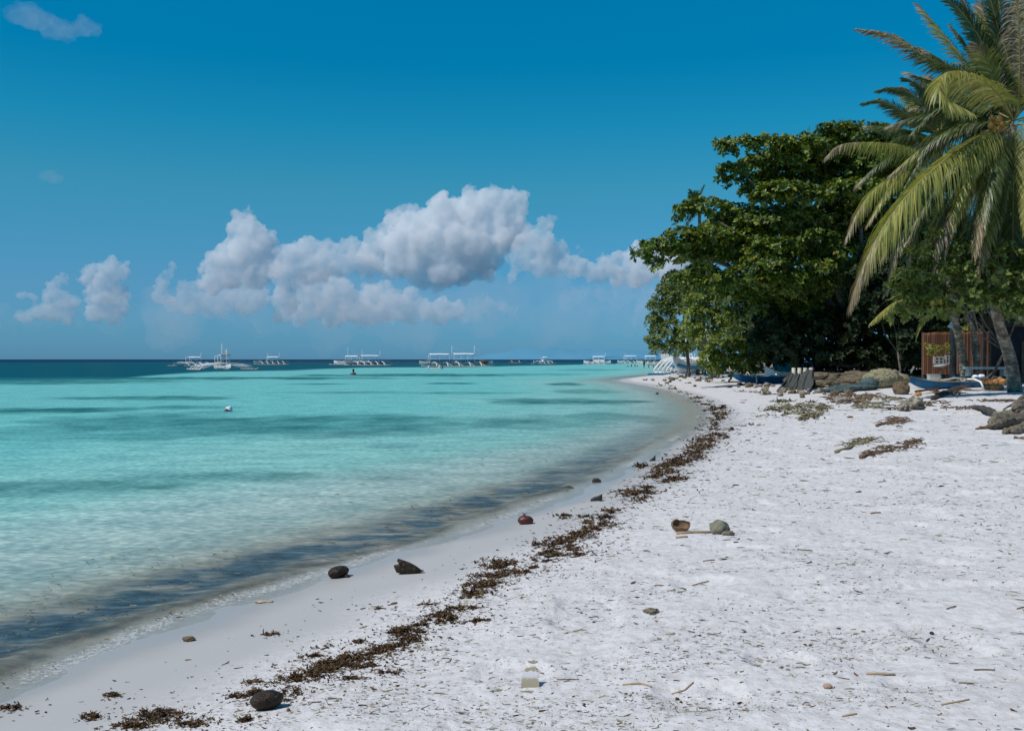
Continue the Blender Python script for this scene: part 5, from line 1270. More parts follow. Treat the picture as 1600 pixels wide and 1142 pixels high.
m_shaded_bank = simple('shaded_sandy_bank', (0.24, 0.20, 0.145), (0.07, 0.058, 0.04), rough=1, scale=2.2, bump=0.12, bscale=6, spec=0.0)  # tan sand darkened to brown, painting in the shade below the foliage
m_twig = simple('dry_twig', (0.20, 0.13, 0.08), (0.10, 0.06, 0.04), rough=0.9, scale=6)

# ---- small blades: strips of dead seagrass / weed, three quads each
def blades(pos, length, width, curl, flat, rg, yaw=None):
    n = len(pos)
    a = rg.uniform(0, 6.283, n) if yaw is None else yaw
    d = np.stack([np.cos(a), np.sin(a), rg.normal(size=n)*flat], 1)
    s = np.stack([-np.sin(a), np.cos(a), rg.normal(size=n)*.35], 1)
    rows = []; p = pos.copy(); bend = rg.normal(size=n)*curl; up = rg.normal(size=n)*flat*1.5
    for j in range(4):
        w = width*(1, 1.25, 1.0, .35)[j]*.5
        rows.append(p - s*w[:, None]); rows.append(p + s*w[:, None])
        p = p + d*(length/3)[:, None]
        c, sn = np.cos(bend), np.sin(bend)
        d = np.stack([d[:, 0]*c - d[:, 1]*sn, d[:, 0]*sn + d[:, 1]*c, d[:, 2] - up*.5], 1)
        s = np.stack([s[:, 0]*c - s[:, 1]*sn, s[:, 0]*sn + s[:, 1]*c, s[:, 2]], 1)
    V = np.stack(rows, 1).reshape(-1, 3); b = (np.arange(n)*8)[:, None]
    F = np.concatenate([b + np.array([[2*j, 2*j+1, 2*j+3, 2*j+2]]) for j in range(3)], 0)
    return V, F

def clump_pts(cx, cy, rx, ry, n, rg, hmax):
    r = np.sqrt(rg.random(n))*1.0; a = rg.uniform(0, 6.283, n)
    g = rg.normal(size=(n, 2))*.42
    g = rg.normal(size=(n, 2))*.62; u, v = g[:, 0], g[:, 1]
    nz = fbm(u*rx*.17+cx, v*ry*.6+cy, None, 5, int(cx) % 97)
    keep = nz > .0 + .5*(u*u+v*v)*rg.random(n); u, v = u[keep], v[keep]; nz = nz[keep]
    p = G(cx + u*rx - v*rx*.12, cy + v*ry)
    hh = np.clip(1-(u*u+v*v)*.9, 0.05, 1)*(0.5 + nz)*hmax
    p[:, 2] += rg.random(len(p))*np.maximum(hh, .004)
    return p

def weed_mesh(specs, dens=1.0, seed=0, hmul=1.0):
    rg = np.random.default_rng(seed); Vs, Fs, k = [], [], 0
    for (cx, cy, rx, ry) in specs:
        d = float(G(np.array([cx*1.0]), np.array([cy*1.0]))[0, 1])
        sc = d/FPX
        piece = np.clip(sc*5.0, .014, .26)
        n = int(np.clip(dens*6.0*rx*ry, 24, 5000))
        hmax = min(.5*ry*sc*1.0 + .01, .11)*hmul
        p = clump_pts(cx, cy, rx, ry, n, rg, hmax)
        m = len(p)
        V, F = blades(p, piece*rg.uniform(.4, 1.6, m), piece*rg.uniform(.22, .55, m), .8, .30, rg)
        Vs.append(V); Fs.append(F + k); k += len(V)
    return np.concatenate(Vs), np.concatenate(Fs)

# main wrack line, one body of weed nobody could count
wrack = [(395, 1068, 16, 4), (455, 1084, 18, 7), (472, 1062, 38, 7), (500, 1050, 30, 8), (520, 1040, 36, 9), (548, 1030, 38, 8), (570, 1042, 24, 7), (590, 1020, 34, 6), (612, 1012, 30, 6), (560, 1005, 14, 3), (490, 1026, 20, 3),
         (545, 1062, 26, 3), (600, 1052, 24, 3), (440, 1096, 20, 3), (690, 962, 26, 5), (722, 955, 26, 6), (735, 932, 34, 8), (755, 915, 34, 8), (790, 897, 30, 7), (760, 902, 30, 6), (670, 946, 18, 3), (745, 975, 30, 3), (820, 893, 18, 3), 
         (862, 868, 30, 5), (850, 852, 24, 6), (880, 845, 32, 7), (905, 838, 26, 6), (890, 858, 30, 5), (925, 826, 18, 5), (905, 866, 30, 3), (930, 818, 26, 6), (945, 808, 14, 5), (955, 820, 14, 4), (915, 808, 14, 3),
         (1000, 780, 22, 6), (985, 772, 26, 4), (1010, 770, 20, 4), (1012, 762, 14, 3), (970, 768, 18, 2.5), (1022, 745, 20, 4), (1035, 738, 28, 6), (1055, 748, 22, 4), (1048, 728, 30, 7), (1062, 722, 26, 7), (1078, 716, 28, 5), (1090, 706, 24, 6), (1040, 752, 18, 3),
         (1098, 697, 24, 5), (1105, 688, 26, 5), (1112, 680, 24, 5), (1108, 672, 18, 4), (1116, 664, 18, 4), (1122, 656, 18, 4), (1125, 648, 16, 4), (1118, 641, 14, 3), (1085, 690, 14, 3), (1135, 670, 14, 3), (1130, 685, 14, 3), (1082, 700, 12, 3), (1105, 633, 12, 2.5)]
trail = spline([[330, 1118], [395, 1082], [470, 1058], [550, 1034], [610, 1012], [660, 985], [715, 955], [775, 905], [830, 878], [880, 852], [925, 824], [960, 798], [1000, 770], [1045, 735], [1090, 704], [1112, 678], [1124, 650], [1112, 634]], 7)
wrack += [(x_ + rg0.normal()*9, y_ + rg0.normal()*(3.5 if y_ > 800 else 2), rg0.uniform(9, 20), rg0.uniform(1.6, 3.6)*(1 if y_ > 740 else .75)) for rg0 in [np.random.default_rng(3)] for x_, y_ in trail if rg0.random() < .42 and fbm(np.array([x_*.018]), np.array([y_*.018]), None, 2, 12)[0] > -.25]
V, F = weed_mesh(wrack, 1.0, 5)
tag(link('wrack_line', npmesh('wrack_line', V, F, False), m_weed), kind='stuff')
far_wrack = [(1098, 628, 14, 1.6), (1090, 622, 16, 1.8), (1075, 617, 14, 1.6), (1062, 613, 14, 1.4), (1050, 608, 14, 1.2), (1036, 603, 14, 1.0), (1022, 597, 12, .8), (1008, 594, 12, .8), (1080, 625, 10, 1.2), (1060, 585, 10, 1), (1030, 583, 10, 1), (1050, 580, 10, 1), (1090, 592, 16, 1.2), (1120, 590, 16, 1.2), (1110, 596, 14, 1),
             (1215, 640, 26, 3), (1240, 646, 30, 4), (1262, 652, 26, 4), (1230, 634, 28, 2.5), (1280, 640, 26, 3), (1205, 650, 20, 2), (1270, 630, 20, 3), (1225, 628, 20, 2), (1170, 612, 16, 2), (1160, 665, 8, 1.4), (1182, 664, 8, 1.4)]
V, F = weed_mesh(far_wrack, 1.5, 6, .6)
tag(link('olive_wrack', npmesh('olive_wrack', V, F, False), m_weed_olive), kind='stuff')

# separate clumps that can be told apart
clumps = [((245, 1122, 46, 12), 'largest dark heap of seaweed, peaked, at the bottom left edge of the beach'), ((205, 1136, 30, 6), 'flat dark seaweed mat at the left foot of the largest heap'), ((300, 1134, 24, 6), 'small seaweed tuft at the right foot of the largest heap'),
          ((140, 1122, 20, 5), 'oval seaweed clump left of the largest heap at the bottom edge'), ((16, 1108, 16, 6), 'seaweed clump at the lower left corner just above the waterline'), ((174, 1088, 12, 3.4), 'small reddish seaweed scrap on smooth wet sand at far lower left'),
          ((395, 1084, 18, 4), 'seaweed tuft just above the wet black coconut'), ((385, 1131, 15, 5), 'seaweed tuft just below the wet black coconut'), ((423, 991, 13, 2.6), 'lone seaweed scrap in the middle of the smooth wet sand'), ((632, 990, 30, 8), 'thick brown seaweed clump, midway along the wrack line'),
          ((640, 1002, 26, 5), 'thin seaweed patch just below the thick midway clump'), ((700, 970, 18, 7), 'rounded seaweed clump between the midway clump and the double heap'), ((778, 882, 32, 8), 'tall dark seaweed heap right of the wet driftwood chunk'), ((880, 808, 16, 4), 'small dark seaweed tuft right of the red husk'),
          ((588, 951, 8, 2), 'tiny seaweed crumb on the wet sand below the driftwood chunk'), ((960, 800, 10, 3), 'small seaweed crumb between two upper wrack patches'), ((1003, 728, 12, 3), 'small round seaweed clump on wet sand beside the little black stone'), ((505, 1012, 14, 2.5), 'thin string of seaweed on wet sand left of the wrack line')]
for i, (c, lab) in enumerate(clumps):
    V, F = weed_mesh([c], 1.5 if c[2] < 40 else 1.3, 50+i, 1.25 if c[2] < 40 else 1.6)
    ctr = V.mean(0); ctr[2] = V[:, 2].min()
    o = link('seaweed_clump', npmesh('seaweed_clump', V-ctr, F, False), m_weed); o.location = ctr.tolist(); tag(o, lab, 'seaweed', 'separate seaweed clumps on the sand')

# ---- litter of dead seagrass all over the dry sand
rg = np.random.default_rng(99)
def scatter(n, pxr, pyr, thresh, sc, rmin=0.9, power=1.0, seed=1):
    px = rg.uniform(*pxr, n); py = pyr[0] + (pyr[1]-pyr[0])*rg.random(n)**power
    p = G(px, py)
    s, _ = shore_st(p[:, 0], p[:, 1])
    nz = fbm(p[:, 0]*sc*.6, p[:, 1]*sc*1.2, None, 4, seed)
    keep = (s > rmin) & (nz + rg.uniform(-.3, .3, n) > thresh)
    return p[keep], px[keep], py[keep]
def litter(name, n, pxr, pyr, thresh, sc, pix, mat, rmin=1.3, seed=1, power=1., aspect=.15, curl=.5):
    p, px, py = scatter(n, pxr, pyr, thresh, sc, rmin, power, seed)
    L_ = np.clip(p[:, 1]/FPX*pix, .004, .30)*np.clip(np.exp(rg.normal(-.35, .6, len(p))), .2, 3.2)
    p[:, 2] += .0025
    yaw = np.where(rg.random(len(p)) < .55, rg.normal(.15, .35, len(p)), rg.uniform(0, 3.14, len(p)))
    V, F = blades(p, L_, L_*aspect*rg.uniform(.6, 1.4, len(p)), curl, .05, rg, yaw=yaw)
    tag(link(name, npmesh(name, V, F, False), mat), kind='stuff')
litter('seagrass_litter', 42000, (250, 1750), (640, 1180), .06, 2.2, 5.5, m_litter, seed=3)
litter('seagrass_litter', 8000, (500, 1750), (640, 1180), .16, 3.5, 9, m_litter, seed=4, aspect=.13)
litter('seagrass_litter', 9000, (700, 1750), (600, 800), .02, .7, 5, m_litter, seed=5)
litter('brown_litter', 3500, (150, 1750), (640, 1180), .05, 1.5, 7, m_litter_red, rmin=.9, seed=6)
litter('dark_litter', 5000, (250, 1750), (650, 1180), .10, 3.0, 4, m_weed, rmin=.5, seed=8, aspect=.4)
# crumbs shed beside the wrack line
pp = []
for (cx, cy, rx, ry) in wrack + [c for c, _ in clumps]:
    m = int(10 + rx*.8)
    pp.append(np.stack([rg.normal(cx+rx*.5, rx*1.3+8, m), rg.normal(cy+ry*.4, ry*1.6+4, m)], 1))
pp = np.concatenate(pp); p = G(pp[:, 0], pp[:, 1]); s_, _ = shore_st(p[:, 0], p[:, 1]); p = p[s_ > .25]; p[:, 2] += .003
L_ = np.clip(p[:, 1]/FPX*6, .008, .3)*rg.uniform(.4, 1.5, len(p))
V, F = blades(p, L_, L_*.28, .6, .12, rg); tag(link('weed_crumbs', npmesh('weed_crumbs', V, F, False), m_weed), kind='stuff')
# seagrass floating in the shallows
n = 5200; px = rg.uniform(-60, 1100, n); py = rg.uniform(700, 1120, n)
w = np.stack([(px-800)/FPX*(CAM_H*FPX/(py-HZ)), CAM_H*FPX/(py-HZ)], 1); s_, t_ = shore_st(w[:, 0], w[:, 1])
nz = fbm(w[:, 0]*1.2, w[:, 1]*.8, None, 3, 66)
k_ = (s_ < -.08) & (s_ > -4.5) & (nz + .9*np.exp(s_*1.0) + rg.uniform(-.2, .2, n) > .42)
w = w[k_]; p = np.concatenate([w, np.full((len(w), 1), .02)], 1); L_ = np.clip(p[:, 1]/FPX*9, .02, .2)*rg.uniform(.4, 1.5, len(p))
V, F = blades(p, L_, L_*.13, .5, .03, rg); tag(link('floating_seagrass', npmesh('floating_seagrass', V, F, False), m_weed_olive), kind='stuff')

# ---- separate objects in the foreground
def lump(name, label, cat, px, py, rpx, shape=(1, 1, .7), mat=None, noise=.25, freq=2.0, seed=0, sink=.25, flat=None, group=None, rz=0, sub=3):
    g_ = g1(px, py); s = g_.y/FPX*rpx
    mb = MB(); mb.ball((0, 0, s*shape[2]*(1-sink)), (s*shape[0], s*shape[1], s*shape[2]), sub+1, noise*1.5, freq, seed)
    o = mb.build(name, mat); o.location = g_; o.rotation_euler[2] = rz
    return tag(o, label, cat, group)

def coconut(label, px, py, rpx, mat, rot, seed, sink=.2):
    g_ = g1(px, py); s = g_.y/FPX*rpx
    V, F = ico(4)
    th = np.arctan2(V[:, 1], V[:, 0])
    r = 1 + .07*np.cos(3*th)*(1-V[:, 2]**2) + .05*fbm(V[:, 0]*3+seed, V[:, 1]*3, V[:, 2]*1.2, 4, seed) + .03*np.abs(fbm(V[:, 0]*10, V[:, 1]*10, V[:, 2]*2, 3, seed+1))
    P_ = V*r[:, None]*np.array([.82, .82, 1.18])*s
    P_[:, 2] *= np.where(P_[:, 2] > 0, 1.08, 1)
    M = np.array(rot); P_ = P_ @ M.T
    P_[:, 2] *= .84
    P_[:, 2] -= P_[:, 2].min()*(1-sink)
    o = link('coconut', npmesh('coconut', P_, F), mat); o.location = g_; return tag(o, label, 'coconut')
def rotm(ax, an): return Matrix.Rotation(R(an), 3, ax)
def cut(name, label, cat, g_, bmf, mat, group=None, rz=0):
    pass
coconut('wet black coconut lying at the lower end of the seaweed line', 415, 1112, 21, m_husk, rotm('Z', 12) @ rotm('Y', 82), 3, .06)
# wet coconut in the swash, hollow end down
o = coconut('round dark coconut husk washed by the foam at the waterline', 528, 902, 14, m_husk, rotm('Z', 35) @ rotm('Y', 80), 9, .22)
lump('stone', 'little dark stone touching the right side of the round coconut husk', 'stone', 542, 902, 4, (1, .8, .7), m_husk, seed=2)
# jagged driftwood chunk
def chunk():
    g_ = g1(637, 897); s = g_.y/FPX
    outl = [(-17, 2), (-20, 8), (-22, 13), (-15, 15), (-12, 14), (-17, 20), (-15, 24), (-8, 22), (2, 18), (12, 13), (22, 6), (26, 5), (20, 3), (16, 0), (6, -1), (-6, 0)]
    mb = MB(); n = len(outl); vs = []
    for k, (dy, sh) in enumerate(((-5, .72), (-2, 1), (4, .95), (9, .6))):
        for i, (a, b) in enumerate(outl):
            vs.append(((a*sh + random.uniform(-.6, .6))*s, dy*s, (8 + (b-8)*sh + random.uniform(-.6, .6))*s))
    fs = [(k*n+i, k*n+(i+1) % n, (k+1)*n+(i+1) % n, (k+1)*n+i) for k in range(3) for i in range(n)]
    c1 = len(vs); vs.append((0, -6.5*s, 9*s)); c2 = len(vs); vs.append((0, 10*s, 8*s))
    fs += [(c1, (i+1) % n, i) for i in range(n)] + [(c2, 3*n+i, 3*n+(i+1) % n) for i in range(n)]
    mb.add(vs, fs, False); o = mb.build('driftwood', m_husk); o.location = g_; tag(o, 'jagged dark driftwood chunk standing on wet sand right of the round husk', 'driftwood')
chunk()
lump('coconut_husk', 'domed dark red coconut husk on wet sand near the waterline', 'husk', 821, 819, 12.5, (1, .75, .62), m_husk_red, .10, 2.0, 4, sink=.3)
def tuft(px, py, h):
    g_ = g1(px, py); s = g_.y/FPX; mb = MB()
    for k in range(6):
        a = random.uniform(-1, 1); mb.tube([(0, 0, 0), (a*h*.2*s, 0, h*.5*s), (a*h*.55*s, 0, h*s*random.uniform(.7, 1))], [.8*s, .6*s, .2*s], 4)
    o = mb.build('weed_sprig', m_drift_dark); o.location = g_; tag(o, 'tiny dry sprig standing at the waterline above the red husk', 'sprig')
tuft(819, 808, 8)
def angular(label, px, py, pts, mat=m_stone_dark, thick=7):
    g_ = g1(px, py); s = g_.y/FPX; mb = MB(); n = len(pts); vs = []
    cx_ = sum(p[0] for p in pts)/n; cz = sum(p[1] for p in pts)/n
    for dy, sh in ((-thick*.5, .6), (-thick*.35, 1), (thick*.3, .95), (thick*.6, .5)):
        for a, b in pts: vs.append(((cx_+(a-cx_)*sh)*s, dy*s, (cz+(b-cz)*sh - 1)*s))
    fs = [(k*n+i, k*n+(i+1) % n, (k+1)*n+(i+1) % n, (k+1)*n+i) for k in range(3) for i in range(n)]
    fs += [tuple(reversed(range(n))), tuple(3*n+i for i in range(n))]
    mb.add(vs, fs, False); o = mb.build('stone', mat); o.location = g_; tag(o, label, 'stone', 'dark stones on the wet sand')
angular('blackish wedge shaped stone, nearest of the dark stones up the wet sand', 932, 782, [(-10, 0), (-9, 4), (-4, 7), (3, 9), (9, 12), (9, 2), (6, 0), (-6, -1)])
angular('low black rounded stone at the water edge above the wedge shaped one', 932, 753, [(-7, 0), (-7, 4), (-4, 7), (3, 7), (7, 4), (7, 0)])
angular('small black pointed stone standing on wet sand by the wrack line', 1019, 720, [(-5, 0), (-3, 3), (2, 6), (5, 10), (5, 0)])
angular('thin flat dark stone awash left of the low black stone', 884, 762, [(-13, 0), (-12, 2), (-2, 3), (4, 4), (12, 2), (13, 0)], thick=4)
lump('stone', 'small reddish brown weed covered stone at the lower left waterline', 'stone', 294, 1001, 9, (1, .7, .45), m_rock_brown, .3, 3, 6)
lump('sand_clod', 'orange stained lump of wet sand at the foam left of the round husk', 'sand lump', 412, 940, 14, (1, .5, .16), simple('ochre_sand', (.42, .33, .23), (.40, .35, .28), rough=.6), .3, 2, 6, sink=.4)
# half coconut shell (bowl) leaning open side up
def bowl(px, py, rpx):
    g_ = g1(px, py); s = g_.y/FPX*rpx; mb = MB(); n = 20; m = 7; vs = []; fs = []
    for lay, k in ((0, 1.0), (1, .84)):
        for i in range(m):
            ph = math.pi/2*(i/(m-1)); 
            for j in range(n):
                a = 6.283*j/n; r = math.sin(ph)*k; z = -math.cos(ph)*k*.95
                jag = (0.10*math.sin(a*3+1)+.06*math.sin(a*7)) if i == m-1 else 0
                vs.append((r*math.cos(a)*s*1.05, r*math.sin(a)*s*.85, (z+jag)*s))
    for lay in (0, 1):
        b = lay*m*n
        for i in range(m-1):
            for j in range(n):
                q = (b+i*n+j, b+i*n+(j+1) % n, b+(i+1)*n+(j+1) % n, b+(i+1)*n+j); fs.append(q if lay else q[::-1])
    for j in range(n): fs.append(((m-1)*n+j, (m-1)*n+(j+1) % n, m*n+(m-1)*n+(j+1) % n, m*n+(m-1)*n+j))
    V_ = np.array(vs) @ np.array(rotm('X', 28)).T; V_[:, 2] -= V_[:, 2].min() + .004
    mb.add(V_.tolist(), fs); o = mb.build('coconut_shell', m_husk_dry); o.location = g_; tag(o, 'brown half coconut husk lying open side up on dry sand beside the sticks', 'husk')
bowl(1064, 834, 14.5)
lump('stone', 'grey olive rounded stone on dry sand at the right end of the tan stick', 'stone', 1125, 834, 16, (1, .75, .8), m_stone, .22, 2.2, 8, sink=.45)
lump('coral_piece', 'small tan coral fragment in front of the grey olive stone', 'coral', 1138, 838, 10, (1, .55, .4), m_drift, .2, 2.5, 9, rz=.2)
def stick(label, a, b, rpx, mat, name='stick', fork=None, lift=1.0, group='loose sticks and twigs on the sand', mid=None):
    A = g1(*a); B = g1(*b); s = A.y/FPX; M_ = (A+B)/2 + Vector((0, 0, rpx*s*.3))
    if mid: M_ = g1(*mid)
    up = Vector((0, 0, rpx*s*lift)); mb = MB()
    mb.tube([Vector((0, 0, 0))+up, (A.lerp(M_, .5)-A)+up, (M_-A)+up*1.1, (M_.lerp(B, .5)-A)+up, (B-A)+up], [rpx*s*.9, rpx*s, rpx*s*.95, rpx*s, rpx*s*.7], 8, noise=.12)
    if fork:
        for f in fork:
            Fp = g1(*f); mb.tube([(M_-A)+up, (Fp-A)+up], [rpx*s*.6, rpx*s*.3], 6)
    o = mb.build(name, mat); o.location = A; tag(o, label, 'stick', group); return o
stick('longest tan stick lying between the brown half husk and the grey stone', (1058, 839), (1113, 834), 2.1, m_stick)
stick('short tan stick in front of the longest tan stick', (1056, 845), (1075, 844), 1.5, m_stick)
stick('dark thin reddish twig, forked, on open sand below the tan sticks', (1082, 914), (1108, 909), .9, m_litter_red if False else m_twig, fork=[(1104, 914)])
stick('straight dark twig just above the forked reddish twig', (1099, 882), (1117, 880), .9, m_twig)
stick('curved tan twig with green tip at the lower middle of the sand', (1050, 1076), (1084, 1066), 1.2, m_stick, mid=(1070, 1072))
stick('pale curved twig half buried at the bottom right of the white plastic scrap', (973, 1071), (1018, 1075), 1.6, m_stick, mid=(1000, 1069))
stick('stout reddish brown stick lying at the lower right of the sand', (1355, 1056), (1400, 1054), 1.8, m_litter_red if False else m_stick)
stick('thin dark twig at the upper right of the open sand', (1361, 802), (1377, 801), 1.2, m_twig)
stick('olive brown curved twig at the bottom right', (1472, 1112), (1516, 1104), 1.3, m_stick, mid=(1496, 1107))
stick('slim brown twig near the right edge low on the sand', (1523, 1050), (1556, 1051), 1.2, m_twig)
stick('short dark twig in the middle of the right hand sand', (1480, 956), (1495, 952), 1.0, m_twig)
stick('small straight twig right of the reddish brown stick', (1500, 1070), (1523, 1070), .9, m_twig)
stick('twig with a fork at the right picture edge', (1590, 954), (1606, 950), 1.0, m_twig, fork=[(1604, 962)])
stick('greenish dry stem lying at the very bottom right of the middle', (1317, 1130), (1340, 1127), 1.4, m_stick)
stick('thin stem along the upper middle of the sand', (870, 1063+0), (905, 1060), .7, m_twig)
lump('pebble', 'round pinkish pebble left of the reddish brown stick', 'pebble', 1294, 1079, 7, (1, .8, .6), simple('pink_pebble', (.42, .27, .20), (.36, .24, .18), rough=.8), .1, 2, 2)
lump('pebble', 'tiny dark round nut in a small hollow of the right hand sand', 'nut', 1457, 983, 3.4, (1, 1, .8), m_husk, .1, 2, 3)
lump('pebble', 'pale tan shell fragment left of the forked reddish twig', 'shell', 1018, 962, 12, (1, .7, .35), m_drift, .3, 2.5, 12, sink=.4)
lump('pebble', 'small brown nut beside the wet black coconut', 'nut', 450, 1118, 3, (1, 1, .9), m_husk_red, .1, 2, 3)
# half buried weathered scrap, standing up out of the sand
def scrap():
    g_ = g1(827, 1076); s = g_.y/FPX; mb = MB()
    vs = [(-13, 0, -3), (16, 0, -3), (15.5, .6, 8), (12, 1.4, 20), (10, 2.0, 33), (6, 2.2, 31), (-4, 2.2, 30), (-9, 1.6, 25), (-12, .6, 10)]
    n = len(vs); vv = [tuple(c*s for c in v) for v in vs] + [(v[0]*s, (v[1]+1.6)*s, v[2]*s) for v in vs]
    fs = [tuple(range(n)), tuple(range(2*n-1, n-1, -1))] + [(i, n+i, n+(i+1) % n, (i+1) % n) for i in range(n)]
    mb.add(vv, fs, False)
    m, nt, N, L, out = new_mat('sun_bleached_plastic')
    b = N.new('ShaderNodeBsdfPrincipled'); L.new(b.outputs[0], out.inputs[0]); b.inputs['Roughness'].default_value = .7
    tc = N.new('ShaderNodeTexCoord'); sp = N.new('ShaderNodeSeparateXYZ'); L.new(tc.outputs['Generated'], sp.inputs[0])
    nz = N.new('ShaderNodeTexNoise'); nz.inputs['Scale'].default_value = 6; L.new(tc.outputs['Generated'], nz.inputs['Vector'])
    ad = N.new('ShaderNodeMath'); ad.operation = 'MULTIPLY_ADD'; ad.inputs[1].default_value = .18; L.new(nz.outputs[0], ad.inputs[0]); L.new(sp.outputs['Z'], ad.inputs[2])
    r = ramp(N, [(0.0, (.30, .25, .17)), (.50, (.36, .31, .22)), (.62, (.60, .57, .56)), (.84, (.66, .64, .66)), (.88, (.34, .28, .19)), (1.0, (.36, .30, .20))]); L.new(ad.outputs[0], r.inputs[0]); L.new(r.outputs[0], b.inputs['Base Color'])
    o = mb.build('plastic_scrap', m); o.location = g_; o.rotation_euler[0] = R(-18); tag(o, 'tapered beige and white scrap sticking out of the foreground sand', 'scrap')
scrap()

# ---- dead fronds / brush lying on the upper beach
def brush(label, specs, n, mat, seed, stem=None, spread=1.0, name='brushwood', cat='brushwood'):
    """heap of thin twigs: specs (px, py, rx, ry) ellipses"""
    rg2 = np.random.default_rng(seed); o0 = g1(specs[0][0], specs[0][1]); mb = MB()
    if stem:
        pts = [g1(*q) - o0 + Vector((0, 0, .03)) for q in stem]; mb.tube(pts, list(np.linspace(.035, .012, len(pts))), 6, noise=.1)
    for k in range(n):
        cx, cy, rx, ry = specs[rg2.integers(len(specs))]
        a = g1(cx + rg2.normal()*rx*.5, cy + rg2.normal()*ry*.4); s = a.y/FPX
        L_ = s*rg2.uniform(6, 20)*spread; an = rg2.normal(.25, .55) + (math.pi if rg2.random() < .5 else 0)
        d = Vector((math.cos(an), math.sin(an)*1.6, rg2.uniform(-.02, .28))).normalized()
        b = a + d*L_*.5 + Vector((0, 0, rg2.uniform(0, .03))); c = a + d*L_ + Vector((rg2.normal()*.03, rg2.normal()*.03, -L_*.06))
        z0 = rg2.uniform(0.01, .05)
        mb.tube([a-o0+Vector((0, 0, z0)), b-o0+Vector((0, 0, z0)), c-o0+Vector((0, 0, z0*.6))], [s*.9, s*.8, s*.3], 4)
    o = mb.build(name, mat); o.location = o0; return tag(o, kind='stuff') if len(specs) > 2 or n > 105 and not stem else tag(o, label, cat, 'brushwood and dead branches on the upper beach')
brush('dry branch with pale leaves lying on open sand, the upper left of two', [(1340, 694, 22, 5), (1355, 689, 14, 4)], 90, m_litter, 1, stem=[(1306, 704), (1325, 700), (1345, 693), (1370, 687)])
brush('brown dry branch lying on open sand, the lower right of two', [(1395, 702, 30, 5), (1425, 694, 16, 4), (1362, 711, 12, 5)], 130, m_drift_dark if False else m_twig, 2, stem=[(1345, 716), (1362, 710), (1392, 703), (1432, 692)])
brush('small tangle of dry sticks between the coral rocks and the open sand', [(1395, 664, 20, 4), (1405, 658, 10, 4)], 80, m_twig, 3, stem=[(1370, 668), (1390, 661)])
brush('wide tangle of dry twigs below the pale rocks, left part', [(1330, 628, 34, 5), (1310, 622, 20, 5), (1350, 620, 30, 4)], 150, m_twig, 4)
brush('wide tangle of dry twigs and dead leaves below the beige net heap', [(1370, 632, 30, 4), (1390, 625, 24, 4), (1350, 636, 24, 4), (1400, 640, 20, 4)], 170, m_litter, 5)
brush('olive dead leaves scattered left of the coral rubble', [(1230, 640, 30, 5), (1262, 648, 26, 5), (1280, 636, 24, 4)], 170, m_litter, 6)
brush('thin dead branches in the palm shade beside the log pile', [(1450, 632, 40, 4), (1500, 640, 40, 4), (1560, 628, 40, 3)], 110, m_twig, 7)
brush('pile of dry sticks and frond stems left of the orange coconut husks', [(1500, 606, 22, 7), (1520, 600, 16, 8), (1480, 615, 18, 5), (1512, 597, 10, 6)], 260, m_twig, 8, spread=1.2)
brush('dead twigs around the foot of the nearest palm', [(1560, 590, 14, 8), (1575, 600, 20, 6)], 120, m_twig, 9, spread=.9)
# ---- rubble of coral rocks
rgk = random.Random(5)
rub = []
for k in range(70):
    cx, cy, rx, ry = rgk.choice([(1265, 612, 34, 8), (1290, 622, 34, 7), (1320, 618, 30, 6), (1250, 606, 26, 5), (1340, 626, 22, 5), (1180, 604, 30, 3), (1205, 612, 26, 5), (1235, 618, 20, 4)])
    rub.append((cx + rgk.uniform(-1, 1)*rx, cy + rgk.uniform(-1, 1)*ry, rgk.uniform(2, 6.5)))
for k, (x_, y_, r_) in enumerate(rub):
    lump('rock', 'small brown coral rock in the rubble below the sandy bank', 'rock', x_, y_, r_, (1, rgk.uniform(.7, 1), rgk.uniform(.5, .8)), rgk.choice([m_rock, m_rock_brown, m_rock_brown]), .35, 2.0, k, sub=2, group='coral rubble below the sandy bank', rz=rgk.uniform(0, 6))
for k in range(46):
    x_ = rgk.uniform(1020, 1200); y_ = rgk.uniform(582, 600) + (x_ > 1120)*rgk.uniform(0, 8)
    lump('rock', 'small pale or dark stone scattered on the far sand below the beached boats', 'rock', x_, y_, rgk.uniform(1.5, 4.5), (1.2, .8, .5), rgk.choice([m_rock, m_rock_brown, m_stone_dark]), .3, 2, k, sub=2, group='stones on the far sand', rz=rgk.uniform(0, 6))
for (x_, y_, r_, lab) in [(1047, 598, 2.6, 'tiny black stone alone on the far sand, upper left'), (1027, 616, 2.5, 'tiny black stone at the far waterline'), (1086, 604, 2.6, 'tiny black stone alone on the far sand, right'), (1101, 643, 2.4, 'tiny black stone just left of the wrack line top')]:
    lump('stone', lab, 'stone', x_, y_, r_, (1, .8, .7), m_stone_dark, .2, 2, 3, sub=2, group='dark stones on the wet sand')
lump('rock', 'big round brown boulder in front of the beige net heap', 'rock', 1408, 616, 12, (1, .9, .95), m_rock_brown, .22, 2, 11, sink=.2)
lump('rock', 'pale knobbly coral head, right one of the pair on the upper sand', 'rock', 1430, 641, 12, (1, .9, .95), m_rock, .5, 3.2, 12, sink=.2)
lump('rock', 'pale knobbly coral head, left one of the pair on the upper sand', 'rock', 1412, 643, 8, (1, .9, .8), m_rock, .45, 3.2, 13, sink=.2)
lump('rock', 'flat pale coral slab among twigs left of the coral head pair', 'rock', 1318, 630, 9, (1.3, .9, .6), m_rock, .35, 2.2, 14)
lump('coconut_husk', 'reddish husk piece right of the big brown boulder', 'husk', 1435, 619, 5, (1.1, .8, .7), m_husk_orange, .2, 2, 15)
lump('rock', 'white plastic-looking stone at the foot of the nearest palm', 'rock', 1577, 594, 7, (1, .9, .85), m_rock, .3, 2, 18)
